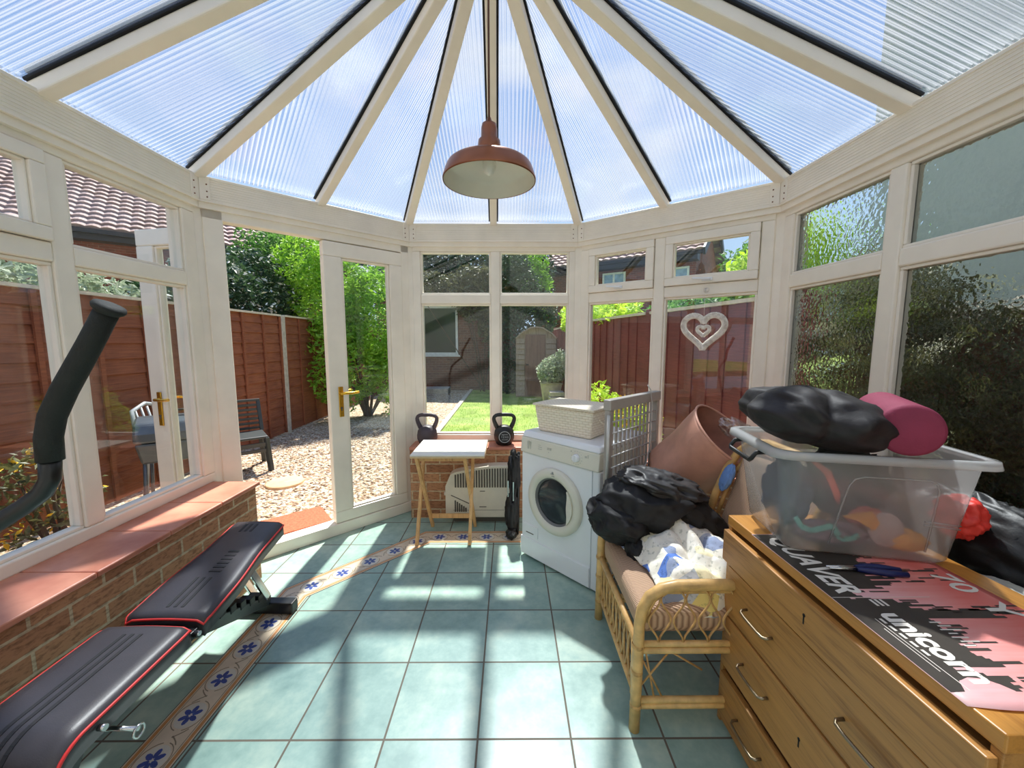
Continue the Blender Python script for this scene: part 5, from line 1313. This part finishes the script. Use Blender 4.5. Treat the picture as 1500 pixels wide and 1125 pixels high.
sd = MB(); sd.lathe((-2.46, 4.09, GZ - 0.02), [(0.0001, 0.05), (0.17, 0.05), (0.185, 0.042), (0.19, 0.0)], 40); tag(sd.build('stepping_stone', M['stone_disc'], bevel=0.004), 'round sand-coloured stepping stone lying on the gravel', 'stepping stone')
dm = MB(Matrix.Translation((-1.86, 3.10, 0)) @ Matrix.Rotation(R(40), 4, 'Z')); dm.box((-0.30, -0.19, GZ), (0.30, 0.19, GZ + 0.035)); tag(dm.build('doormat', M['terracotta_mat'], bevel=0.008), 'terracotta coloured mat on the gravel just outside the door', 'doormat')

# left fence: concrete posts and lap panels
fx_ = -3.8
def leaves(mb, blobs, n, size, seed, squash=1.0):
    rp = random.Random(seed); tot = sum(b_[1][0]*b_[1][1]*b_[1][2] for b_ in blobs)
    for c, rad in blobs:
        k = int(n*rad[0]*rad[1]*rad[2]/tot)
        for i in range(k):
            while True:
                d = Vector((rp.uniform(-1, 1), rp.uniform(-1, 1), rp.uniform(-1, 1)))
                if 0.05 < d.length <= 1: break
            q = d.length; d = d.normalized()*(q**0.45)*(1 + 0.28*fbm(d*1.0 + Vector(c), 2.2, 2))
            p = Vector((c[0] + d.x*rad[0], c[1] + d.y*rad[1], c[2] + d.z*rad[2]))
            s = size*rp.uniform(0.6, 1.35)
            u = Vector((rp.uniform(-1, 1), rp.uniform(-1, 1), rp.uniform(-0.7, 0.7))).normalized(); w = u.cross(Vector((rp.uniform(-1, 1), rp.uniform(-1, 1), rp.uniform(-1, 1)))).normalized()
            n_ = u.cross(w)
            mb.add([p - u*s, p + w*s*0.42 + n_*s*0.12, p + u*s, p - w*s*0.42 + n_*s*0.12], [(0, 1, 2, 3)])
def shrub(name, blobs, n, size, mat, label, cat, seed, base, stems=5, group=None, flower=None, nf=0):
    root = empty(name, base, label, cat, group)
    b = MB(); leaves(b, blobs, n, size, seed); b.build('foliage', M[mat], root)
    s = MB(); rp = random.Random(seed + 1)
    for k in range(stems):
        c, rad = blobs[k % len(blobs)]; r0 = 0.012 + 0.02*min(1, rad[2])
        e_ = (c[0] + rp.uniform(-.5, .5)*rad[0], c[1] + rp.uniform(-.5, .5)*rad[1], c[2] + rp.uniform(-.1, .4)*rad[2])
        b0 = (base[0] + rp.uniform(-.08, .08), base[1] + rp.uniform(-.08, .08), base[2])
        s.tube([b0, vl(b0, e_, 0.5) + Vector((rp.uniform(-.05, .05), rp.uniform(-.05, .05), 0.05)), e_], [r0, r0*0.7, r0*0.3], 6)
    s.build('stem', M['bark'], root)
    if flower:
        f = MB(); leaves(f, [(c, tuple(r_*1.04 for r_ in rad)) for c, rad in blobs], nf, size*0.8, seed + 7); f.build('blossom', M[flower], root)
    return root
posts = [-1.25 + 1.93*k for k in range(8)]
for k, y in enumerate(posts):
    b = MB(); b.box((fx_ - 0.055, y - 0.055, GZ - 0.1), (fx_ + 0.055, y + 0.055, 1.86)); tag(b.build('fence_post', M['concrete'], bevel=0.01), 'pale concrete post between brown panels of the left fence', 'fence post', 'concrete posts of the left fence')
    if k == len(posts) - 1: break
    root = empty('fence', (fx_, y + 0.965, GZ), 'brown overlapping board panel of the left garden fence', 'fence panel', 'lap panels of the left fence')
    y0, y1 = y + 0.056, y + 1.93 - 0.056
    b = MB(); rp = random.Random(k); nb = 13
    for j in range(nb):
        z = GZ + 0.03 + j*(1.86 - GZ)/nb*0.985; hgt = (1.86 - GZ)/nb*1.22; w1 = rp.uniform(-.006, .006)
        b.hexa([(fx_ + 0.008, y0, z), (fx_ + 0.030, y0, z + w1), (fx_ + 0.030, y1, z - w1), (fx_ + 0.008, y1, z)], [(fx_ - 0.002, y0, min(z + hgt, 1.84)), (fx_ + 0.006, y0, min(z + hgt, 1.84)), (fx_ + 0.006, y1, min(z + hgt, 1.84)), (fx_ - 0.002, y1, min(z + hgt, 1.84))])
    b.build('boards', M['fence'], root)
    for yy in (y0 + 0.02, y0 + 0.45, y0 + 0.91, y0 + 1.37, y1 - 0.02):
        b = MB(); b.box((fx_ + 0.028, yy - 0.02, GZ + 0.03), (fx_ + 0.048, yy + 0.02, 1.83)); b.build('batten', M['fence'], root)
    b = MB(); b.box((fx_ - 0.03, y0, 1.838), (fx_ + 0.055, y1, 1.866)); b.build('capping', M['board'], root)

# stacked garden chairs and barbecue
gc = empty('garden_chair', (-3.08, 4.45, GZ), 'dark green plastic garden chair standing on the gravel by the fence', 'garden chair')
CM = Matrix.Translation((-3.22, 4.55, GZ)) @ Matrix.Rotation(R(40), 4, 'Z')   # local -y is the front
b = MB(CM); b.box((-0.24, -0.24, 0.40), (0.24, 0.22, 0.43)); b.build('seat', M['plastic_green'], gc, bevel=0.012)
for x, y in ((-0.22, -0.22), (0.22, -0.22), (-0.22, 0.22), (0.22, 0.22)):
    b = MB(CM); b.bar((x*1.12, y*1.15, 0), (x, y, 0.41), 0.05, 0.05); b.build('leg', M['plastic_green'], gc, bevel=0.008)
b = MB(CM)
b.bar((-0.235, 0.21, 0.42), (-0.225, 0.33, 0.80), 0.04, 0.03); b.bar((0.235, 0.21, 0.42), (0.225, 0.33, 0.80), 0.04, 0.03); b.bar((-0.245, 0.332, 0.80), (0.245, 0.332, 0.80), 0.04, 0.03)
for k in range(6): b.bar((-0.22, 0.225 + k*0.018, 0.46 + k*0.056), (0.22, 0.225 + k*0.018, 0.46 + k*0.056), 0.012, 0.032)
b.build('backrest', M['plastic_green'], gc, bevel=0.004)
b = MB(CM); b.bar((-0.22, -0.232, 0.33), (0.22, -0.232, 0.33), 0.02, 0.05); b.bar((-0.22, -0.236, 0.26), (0.22, -0.236, 0.26), 0.02, 0.04); b.build('front_slat', M['plastic_green'], gc, bevel=0.004)
bq = empty('barbecue', (-2.95, 3.38, GZ), 'grey barbecue with a rounded lid on four legs by the left fence', 'barbecue')
QM = Matrix.Translation((-2.95, 3.42, GZ)) @ Matrix.Rotation(R(35), 4, 'Z')
b = MB(QM); b.hexa([(-0.26, -0.17, 0.52), (0.26, -0.17, 0.52), (0.26, 0.17, 0.52), (-0.26, 0.17, 0.52)], [(-0.29, -0.20, 0.70), (0.29, -0.20, 0.70), (0.29, 0.20, 0.70), (-0.29, 0.20, 0.70)]); b.build('bowl', M['bbq'], bq, bevel=0.02)
b = MB(QM); pr_ = [(-0.205, 0.702), (0.205, 0.702), (0.20, 0.78), (0.15, 0.86), (0.05, 0.90), (-0.05, 0.90), (-0.15, 0.86), (-0.20, 0.78)]
b.prism([(-0.295, y, z) for y, z in pr_], (0.59, 0, 0)); lid = b.build('lid', M['bbq'], bq, bevel=0.02, fixn=True)
b = MB(QM); b.tube([(-0.08, -0.03, 0.89), (-0.08, -0.03, 0.945), (0.08, -0.03, 0.945), (0.08, -0.03, 0.89)], 0.010, 10); b.build('lid_handle', M['black'], lid)
for x, y in ((-0.24, -0.15), (0.24, -0.15), (-0.24, 0.15), (0.24, 0.15)):
    b = MB(QM); b.tube([(x, y, 0.53), (x*1.1, y*1.1, 0.0)], 0.014, 8); b.build('leg', M['bbq'], bq)
bm2 = empty('white_garden_chair', (-3.35, 3.98, GZ), 'pale grey plastic chair behind the barbecue by the fence', 'garden chair')
CM = Matrix.Translation((-3.35, 3.90, GZ)) @ Matrix.Rotation(R(100), 4, 'Z'); GP = plain('pale_grey_plastic', srgb(176, 180, 182), 0.4)
b = MB(CM); b.box((-0.24, -0.24, 0.42), (0.24, 0.22, 0.45)); b.build('seat', GP, bm2, bevel=0.012)
for x, y in ((-0.22, -0.22), (0.22, -0.22), (-0.22, 0.2), (0.22, 0.2)):
    b = MB(CM); b.bar((x*1.12, y*1.15, 0), (x, y, 0.43), 0.04, 0.04); b.build('leg', GP, bm2, bevel=0.006)
b = MB(CM); b.tube([(-0.22, 0.2, 0.44), (-0.24, 0.26, 0.72), (-0.20, 0.30, 0.88), (0, 0.32, 0.93), (0.20, 0.30, 0.88), (0.24, 0.26, 0.72), (0.22, 0.2, 0.44)], 0.018, 10)
for k in range(5): b.tube([(-0.16 + 0.08*k, 0.2, 0.44), (-0.16 + 0.08*k, 0.305, 0.90)], 0.011, 8)
b.build('backrest', GP, bm2)

# shrubs on the left
shrub('tall_shrub', [((-3.55, 7.9, 2.35), (0.75, 0.8, 0.95)), ((-2.75, 8.2, 1.9), (0.75, 0.8, 1.15)), ((-3.3, 7.7, 1.1), (0.75, 0.7, 1.0)), ((-2.45, 8.2, 0.8), (0.5, 0.6, 0.85)), ((-3.9, 7.6, 2.9), (0.5, 0.6, 0.6))], 17000, 0.052, 'leaf_bright', 'tall bright green shrub at the far end of the left fence', 'shrub', 21, (-3.0, 8.0, GZ), 9)
shrub('bushy_shrub', [((-4.75, 6.4, 2.05), (0.75, 0.9, 0.72)), ((-4.9, 7.6, 2.3), (0.8, 0.9, 0.85)), ((-4.7, 5.3, 1.85), (0.6, 0.6, 0.45))], 12000, 0.055, 'leaf_dark', 'dark glossy bush with white blossom behind the left fence', 'shrub', 22, (-4.8, 6.5, GZ), 6, flower='white_flower', nf=1500)
shrub('bushy_shrub', [((-4.6, 3.6, 1.85), (0.5, 1.1, 0.38)), ((-4.6, 1.6, 1.8), (0.5, 1.2, 0.32))], 7000, 0.05, 'leaf_grey', 'pale grey-green shrub showing over the left fence beside the open door', 'shrub', 23, (-4.6, 2.8, GZ), 6)
shrub('flower_plant', [((-3.42, 2.75, 0.30), (0.20, 0.34, 0.40))], 700, 0.035, 'leaf_olive', 'yellow-flowered plant against the left fence near the brick wall', 'plant', 24, (-3.35, 2.75, GZ), 5, flower='yellow_flower', nf=110)
shrub('flower_plant', [((-3.42, 1.75, 0.45), (0.20, 0.30, 0.45))], 700, 0.035, 'leaf_olive', 'yellow-flowered plant at the left edge in front of the fence', 'plant', 25, (-3.42, 1.75, GZ), 5, flower='yellow_flower', nf=120)
rb_ = MB(); rb_.box((-3.05, -1.2, GZ), (-3.0, 3.05, GZ + 0.16)); tag(rb_.build('timber_edging', M['fence'], bevel=0.006), 'brown timber edging board along the left flower bed', 'edging')

# houses -----------------------------------------------------------------------
def tiled_slope(root, p0, p1, up, name='roof_slope', rows=None, cols=None):
    """p0,p1 eaves ends, up vector to the ridge: rolled pantiles as real geometry"""
    p0, p1, up = Vector(p0), Vector(p1), Vector(up); L = (p1 - p0).length; H = up.length; du = (p1 - p0)/L; dv = up/H; n = du.cross(dv).normalized()
    if n.z < 0: n = -n
    rows = rows or max(3, int(H/0.32)); cols = cols or max(4, int(L/0.30)); b = MB(); SUB = 4
    for r_ in range(rows):
        v0, v1 = H*r_/rows, H*(r_ + 1.12)/rows; nu = cols*SUB
        vs = []
        for i in range(nu + 1):
            u = L*i/nu; w = 0.045*abs(math.sin(math.pi*i/SUB*1.0))
            vs += [p0 + du*u + dv*v0 + n*(0.075 + w), p0 + du*u + dv*v1 + n*(0.0 + w), p0 + du*u + dv*v0 + n*(0.0)]
        fs = []
        for i in range(nu): a_ = 3*i; fs += [(a_, a_ + 3, a_ + 4, a_ + 1), (a_ + 2, a_ + 5, a_ + 3, a_)]
        b.add(vs, fs)
    return b.build(name, M['rooftile'], root)
def house_window(root, o, du, w, h, n, glass='pale_glass', bars=1):
    """o: lower-left point on the wall face; n: outward normal"""
    o, du, n = Vector(o), Vector(du).normalized(), Vector(n).normalized(); Mx = Matrix((du, n, Vector((0, 0, 1)))).transposed().to_4x4(); Mx.translation = o
    f = MB(Mx); t_ = 0.07
    f.box((0, -0.02, 0), (w, 0.05, t_)); f.box((0, -0.02, h - t_), (w, 0.05, h)); f.box((0, -0.02, t_), (t_, 0.05, h - t_)); f.box((w - t_, -0.02, t_), (w, 0.05, h - t_))
    for k in range(bars): x = w*(k + 1)/(bars + 1); f.box((x - 0.04, -0.02, t_), (x + 0.04, 0.05, h - t_))
    f.box((-0.06, 0.0, -0.06), (w + 0.06, 0.10, 0.0))
    fo = f.build('window', M['white_frame'], root, fixn=True)
    g = MB(Mx); g.box((t_*0.6, 0.0, t_*0.6), (w - t_*0.6, 0.02, h - t_*0.6)); g.build('pane', M[glass], fo)
# left house
hA, hB = Vector((-18.0, 6.8, 0)), Vector((-6.2, 16.2, 0)); hu = (hB - hA).normalized(); hn = Vector((hu.y, -hu.x, 0))
lh = empty('house', (hA + hB)/2 + Vector((0, 0, GZ)), 'red brick house with a pantiled roof beyond the left fence', 'house')
b = MB(); bk_ = -hn*8.0
b.prism([hA + hn*-0.35 + Vector((0, 0, GZ)), hB - hn*0.35 + Vector((0, 0, GZ)), hB + bk_ + Vector((0, 0, GZ)), hA + bk_ + Vector((0, 0, GZ))], (0, 0, 4.72 - GZ)); b.build('wall', M['brick_out'], lh, fixn=True)
ez = Vector((0, 0, 4.62)); tiled_slope(lh, hA + ez + hn*0.12 - hu*0.3, hB + ez + hn*0.12 + hu*0.3, -hn*4.2 + Vector((0, 0, 3.0)))
tiled_slope(lh, hA + ez - hn*8.3 - hu*0.3, hB + ez - hn*8.3 + hu*0.3, hn*4.2 + Vector((0, 0, 3.0)), rows=8, cols=20)
for P_ in (hA, hB):
    b = MB(); b.prism([P_ - hn*0.35 + Vector((0, 0, 4.72)), P_ - hn*8.0 + Vector((0, 0, 4.72)), P_ - hn*4.1 + Vector((0, 0, 7.5))], hu*(0.12 if P_ is hA else -0.12)); b.build('gable', M['brick_out'], lh, fixn=True)
b = MB(); b.bar(hA + ez + hn*0.16 - hu*0.3 + Vector((0, 0, -0.06)), hB + ez + hn*0.16 + hu*0.3 + Vector((0, 0, -0.06)), 0.13, 0.12); b.bar(hA + ez - hn*0.15 + Vector((0, 0, -0.16)), hB + ez - hn*0.15 + Vector((0, 0, -0.16)), 0.45, 0.24); b.build('gutter', M['gutter'], lh)
# right rear house
rA_, rB_ = Vector((1.19, 17.78, 0)), Vector((6.75, 13.75, 0)); ru = (rB_ - rA_).normalized(); rn = Vector((ru.y, -ru.x, 0))
if rn.y > 0: rn = -rn
rh = empty('house', (rA_ + rB_)/2 + Vector((0, 0, GZ)), 'red brick house with pantiles and a white window beyond the right fence', 'house')
DP = 5.0; g0 = Vector((0, 0, GZ)); ez = Vector((0, 0, 4.6))
b = MB(); b.prism([rA_ - rn*0.3 + g0, rB_ - rn*0.3 - ru*0.3 + g0, rB_ - rn*DP - ru*0.3 + g0, rA_ - rn*DP + g0], (0, 0, 4.7 - GZ)); b.build('wall', M['brick_out'], rh, fixn=True)
tiled_slope(rh, rA_ + ez + rn*0.05, rB_ + ez + rn*0.05, -rn*(DP/2 + 0.2) + Vector((0, 0, 1.75)))
tiled_slope(rh, rA_ + ez - rn*(DP + 0.35), rB_ + ez - rn*(DP + 0.35), rn*(DP/2 + 0.2) + Vector((0, 0, 1.75)), rows=6, cols=12)
b = MB(); b.prism([rB_ - ru*0.32 - rn*0.3 + Vector((0, 0, 4.7)), rB_ - ru*0.32 - rn*DP + Vector((0, 0, 4.7)), rB_ - ru*0.32 - rn*(DP/2 + 0.15) + Vector((0, 0, 6.25))], -ru*0.15); b.build('gable', M['brick_out'], rh, fixn=True)
b = MB(); b.bar(rA_ + ez + rn*0.10 - Vector((0, 0, 0.06)), rB_ + ez + rn*0.10 - Vector((0, 0, 0.06)), 0.12, 0.12); b.bar(rA_ + ez - rn*0.1 - Vector((0, 0, 0.17)), rB_ - ru*0.2 + ez - rn*0.1 - Vector((0, 0, 0.17)), 0.42, 0.25); b.build('gutter', M['gutter'], rh)
b = MB(); tp = Vector((0, 0, 1.75)); b.bar(rB_ + ez + rn*0.1 - Vector((0, 0, 0.05)), rB_ + ez - rn*(DP/2 + 0.15) + tp, 0.08, 0.26); b.bar(rB_ + ez - rn*(DP + 0.3) - Vector((0, 0, 0.05)), rB_ + ez - rn*(DP/2 + 0.15) + tp, 0.08, 0.26); b.build('verge_board', M['gutter'], rh)
house_window(rh, rA_ + ru*3.05 - rn*0.28 + Vector((0, 0, 3.05)), ru, 0.95, 1.15, rn, 'pale_glass', 1)
house_window(rh, rA_ + ru*5.65 - rn*0.28 + Vector((0, 0, 3.0)), ru, 0.7, 1.15, rn, 'pale_glass', 0)

# brick outbuilding across the garden
ob = empty('outbuilding', (-2.0, 13.2, GZ), 'brown brick outbuilding with a white window across the garden', 'outbuilding')
b = MB(); b.box((-4.2, 12.3, GZ), (0.2, 14.8, 2.75)); b.build('wall', M['brick_garden'], ob)
b = MB(); b.box((-4.35, 12.15, 2.751), (0.3, 14.95, 2.9)); b.build('roof', M['gutter'], ob)
house_window(ob, (-2.80, 12.30, 1.02), (1, 0, 0), 1.16, 1.52, (0, -1, 0), 'dark_glass', 0)
shrub('climbing_shrub', [((-0.95, 11.95, 2.55), (0.7, 0.35, 0.55)), ((-1.5, 12.0, 2.9), (0.6, 0.4, 0.4)), ((-0.6, 11.95, 1.9), (0.4, 0.3, 0.5)), ((-2.6, 12.1, 3.1), (0.9, 0.4, 0.45)), ((-1.0, 12.2, 3.3), (0.9, 0.4, 0.45))], 7000, 0.075, 'leaf_olive', 'olive climbing shrub over the top of the brick outbuilding', 'shrub', 31, (-0.85, 11.9, GZ), 6)
# arched shed
shd = empty('garden_shed', (0.70, 11.1, GZ), 'weathered grey wooden shed with an arched top at the end of the lawn', 'shed')
sx0, sx1, sy = 0.17, 1.27, 10.7
pr = [(sx0, GZ), (sx1, GZ), (sx1, 1.50), (sx1 - 0.12, 1.63), (0.90, 1.78), (0.72, 1.81), (0.54, 1.78), (sx0 + 0.12, 1.63), (sx0, 1.50)]
b = MB(); b.prism([(x, sy, z) for x, z in pr], (0, 1.2, 0)); b.build('body', M['shed_wood'], shd, fixn=True)
b = MB(); rf = pr[2:]
for p, q in zip(rf, rf[1:]): b.bar((p[0], sy + 0.56, p[1] + 0.02), (q[0], sy + 0.56, q[1] + 0.02), 1.36, 0.035, up=(0, 0, 1))
b.build('roof', M['shed_wood'], shd)
b = MB(); b.box((0.42, sy - 0.03, GZ + 0.06), (0.98, sy - 0.001, 1.62)); dd = b.build('door', M['shed_door'], shd, bevel=0.006)
for x0, x1 in ((sx0, 0.40), (1.0, sx1)):
    b = MB()
    for k in range(11): b.hexa([(x0, sy - 0.045, GZ + 0.05 + k*0.145), (x1, sy - 0.045, GZ + 0.05 + k*0.145), (x1, sy - 0.001, GZ + 0.05 + k*0.145), (x0, sy - 0.001, GZ + 0.05 + k*0.145)], [(x0, sy - 0.012, GZ + 0.185 + k*0.145), (x1, sy - 0.012, GZ + 0.185 + k*0.145), (x1, sy - 0.001, GZ + 0.185 + k*0.145), (x0, sy - 0.001, GZ + 0.185 + k*0.145)])
    b.build('cladding', M['shed_wood'], shd)
b = MB(); b.box((0.44, sy - 0.05, 0.78), (0.52, sy - 0.03, 0.81)); b.build('latch', M['gutter'], dd)
shrub('conifer', [((-0.1, 11.6, 1.5), (0.55, 0.5, 1.9)), ((0.1, 11.95, 3.0), (0.8, 0.6, 1.0)), ((0.85, 12.6, 2.3), (0.7, 0.5, 0.9))], 9000, 0.07, 'leaf_dark', 'dark conifer standing between the outbuilding and the shed', 'tree', 32, (-0.1, 11.6, GZ), 5)
# planters in front of the shed
ptr = empty('planter', (1.02, 9.2, GZ), 'tapered pale stone planter with a leafy shrub on the lawn', 'planter')
b = MB(); b.lathe((0.98, 9.2, 0), [(0.0001, GZ), (0.22, GZ), (0.34, 0.42), (0.36, 0.44), (0.36, 0.47), (0.31, 0.47), (0.30, 0.40), (0.0001, 0.40)], 4, smooth=False); b.build('pot', M['concrete'], ptr, bevel=0.01, fixn=True)
b = MB(); leaves(b, [((1.0, 9.15, 0.72), (0.34, 0.33, 0.32)), ((1.2, 9.1, 0.95), (0.16, 0.22, 0.28))], 1500, 0.055, 41); b.build('foliage', M['leaf_grey'], ptr)
b = MB()
for k in range(5): b.tube([(0.98, 9.2, 0.38), (0.9 + 0.1*k, 9.15, 0.85)], 0.012, 6)
b.build('stem', M['bark'], ptr)
stp = empty('stone_steps', (1.05, 8.5, GZ), 'short stack of pale stone slabs in front of the planter', 'steps')
for k in range(4):
    b = MB(); b.box((0.86 + 0.01*k, 8.3 + 0.06*k, GZ + k*0.11), (1.24 - 0.01*k, 8.8, GZ + k*0.11 + 0.10)); b.build('slab', M['concrete'], stp, bevel=0.012)

# tall trees behind
def tree(name, x, y, h, rad, mat, label, seed, n=7000, size=0.10, group=None):
    root = empty(name, (x, y, GZ), label, 'tree', group)
    rp = random.Random(seed); bl = []
    for k in range(7): bl.append(((x + rp.uniform(-.6, .6)*rad, y + rp.uniform(-.4, .4)*rad, h*rp.uniform(0.5, 0.85)), (rad*rp.uniform(.45, .7), rad*rp.uniform(.4, .6), h*rp.uniform(.16, .24))))
    b = MB(); leaves(b, bl, n, size, seed); b.build('foliage', M[mat], root)
    b = MB(); b.tube([(x, y, GZ), (x + 0.05, y, h*0.3), (x, y, h*0.62)], [0.16, 0.12, 0.05], 10)
    for k in range(6): c = bl[k][0]; b.tube([(x, y, h*0.35), vl((x, y, h*0.4), c, 0.5), c], [0.07, 0.045, 0.015], 7)
    b.build('trunk', M['bark'], root)
tree('garden_tree', -3.4, 16.2, 5.2, 2.3, 'leaf_dark', 'dark tree rising behind the brick outbuilding at its left', 51, 9000, 0.12)
tree('garden_tree', -0.7, 16.5, 5.2, 2.2, 'leaf_dark', 'dark tree rising behind the outbuilding and shed', 52, 9000, 0.12)
tree('garden_tree', 0.95, 13.4, 4.7, 0.5, 'leaf_bright', 'slim bright green tree left of the right rear house', 53, 1800, 0.07)
tree('garden_tree', -6.6, 11.5, 5.2, 1.6, 'leaf_mid', 'mid green tree behind the tall shrub', 54, 6000, 0.09)
tree('garden_tree', 9.4, 13.5, 5.2, 2.2, 'leaf_mid', 'green tree at the gable end of the right rear house', 55, 8000, 0.11)

# right fence: vertical boards
FT = 1.80; FP = [(2.22, 2.95), (1.79, 4.94), (1.365, 6.93), (1.35, 9.2), (1.335, 11.4)]; FP = [Vector((x, y, 0)) for x, y in FP]; nP = len(FP) - 1
for k in range(nP + 1):
    p = FP[k]; q_ = FP[min(k + 1, nP)] if k < nP else FP[k] + (FP[k] - FP[k-1]); FL = (q_ - p).length; fu = (q_ - p)/FL; fn_ = Vector((-fu.y, fu.x, 0))
    b = MB(frame(p, fu)); b.box((-0.05, -0.05, GZ), (0.05, 0.05, FT + 0.03)); tag(b.build('fence_post', M['fence_red'], bevel=0.006), 'red-brown timber post of the right garden fence', 'fence post', 'timber posts of the right fence')
    if k == nP: break
    root = empty('fence', p + fu*FL/2 + Vector((0, 0, GZ)), 'red-brown vertical board panel of the right garden fence', 'fence panel', 'board panels of the right fence')
    FMx = Matrix((fu, fn_, Vector((0, 0, 1)))).transposed().to_4x4(); FMx.translation = p
    b = MB(FMx); nb = 17
    for j in range(nb):
        x0 = 0.055 + j*(FL - 0.11)/nb; b.box((x0, 0.0 if j % 2 else 0.016, GZ + 0.05), (x0 + (FL - 0.11)/nb*1.08, 0.018 if j % 2 else 0.034, FT - 0.035))
    b.build('boards', M['fence_red'], root, fixn=True)
    b = MB(FMx); b.box((0.052, -0.02, FT - 0.034), (FL - 0.052, 0.06, FT)); b.build('capping', M['board'], root, fixn=True)
    for z in (0.12, 0.85, 1.5):
        b = MB(FMx); b.box((0.052, -0.045, z), (FL - 0.052, -0.001, z + 0.07)); b.build('rail', M['fence_red'], root, fixn=True)
# hedge and flowers on the right
shrub('hedge', [((1.62, 8.9, 1.95), (0.42, 1.5, 0.42)), ((1.75, 6.9, 1.88), (0.4, 1.2, 0.30))], 5200, 0.05, 'leaf_lime', 'bright lime hedge showing over the right fence behind the centre window', 'hedge', 61, (1.75, 8.0, GZ), 6)
shrub('climber', [((2.25, 5.2, 1.85), (0.3, 0.9, 0.16)), ((2.45, 3.9, 1.88), (0.3, 0.8, 0.18))], 1700, 0.05, 'leaf_mid', 'thin green climber with pale twigs along the top of the right fence', 'climber', 62, (2.55, 4.6, GZ), 6)
shrub('lime_shrub', [((3.02, 4.05, 2.15), (0.28, 0.30, 0.55)), ((2.55, 4.15, 2.12), (0.22, 0.25, 0.25)), ((2.42, 2.55, 1.62), (0.10, 0.25, 0.16))], 2600, 0.055, 'leaf_lime', 'lime and orange shrub outside the right corner window', 'shrub', 63, (2.8, 4.1, GZ), 6)
shrub('flower_plant', [((1.22, 3.78, 0.52), (0.30, 0.26, 0.34))], 1500, 0.032, 'leaf_lime', 'yellow and orange flowering plant outside behind the clothes airer', 'plant', 64, (1.2, 3.8, GZ), 6, flower='yellow_flower', nf=900)
shrub('leafy_plant', [((0.98, 4.15, 0.66), (0.26, 0.26, 0.30)), ((0.85, 4.2, 0.45), (0.25, 0.25, 0.35))], 1600, 0.036, 'leaf_lime', 'lime-green leafy plant outside behind the lidded basket', 'plant', 65, (0.92, 4.2, GZ), 6)

# right side: shaded garden wall with ivy, grey rendered house side
rw = empty('garden_wall', (2.5, 0.2, GZ), 'shaded brown brick garden wall outside the ripple-glass windows', 'wall')
b = MB(); b.box((2.45, -3.0, GZ), (2.62, 2.85, 1.55)); b.build('brickwork', M['brick_garden'], rw)
b = MB(); b.box((2.41, -3.0, 1.551), (2.66, 2.85, 1.61)); b.build('coping', M['concrete'], rw, bevel=0.01)
shrub('ivy', [((2.38, 1.4, 0.9), (0.16, 0.35, 0.9)), ((2.36, 0.7, 1.15), (0.16, 0.45, 0.55)), ((2.36, -0.2, 1.0), (0.16, 0.5, 0.7)), ((2.30, 2.45, 1.1), (0.16, 0.75, 0.85)), ((2.2, 2.1, 0.5), (0.25, 0.4, 0.6))], 6000, 0.06, 'leaf_olive', 'olive ivy climbing the shaded wall outside the ripple-glass windows', 'ivy', 71, (2.36, 0.9, GZ), 6)
nh = empty('rendered_house', (4.4, -0.6, GZ), 'grey rendered house side above the garden wall outside the right windows', 'house')
b = MB(); b.box((3.3, -5.0, GZ), (6.5, 3.7, 5.2)); b.build('wall', M['render_grey'], nh)
b = MB(); b.box((3.05, -5.2, 5.201), (6.7, 3.9, 5.4)); b.build('eaves', M['gutter'], nh)
b = MB(); b.prism([(3.05, -5.2, 5.401), (6.7, -5.2, 5.401), (4.9, -5.2, 6.8)], (0, 9.1, 0)); b.build('roof', M['rooftile'], nh, fixn=True)
# wide ground beyond the garden
gg = MB(); gg.box((-60, 14.0, GZ - 0.3), (60, 80, GZ - 0.02)); gg.box((9, -20, GZ - 0.3), (60, 13.9, GZ - 0.02)); gg.box((-60, -20, GZ - 0.3), (-14, 13.9, GZ - 0.02)); tag(gg.build('ground', M['lawn']), 'grassy ground beyond the gardens', 'ground', kind='stuff')
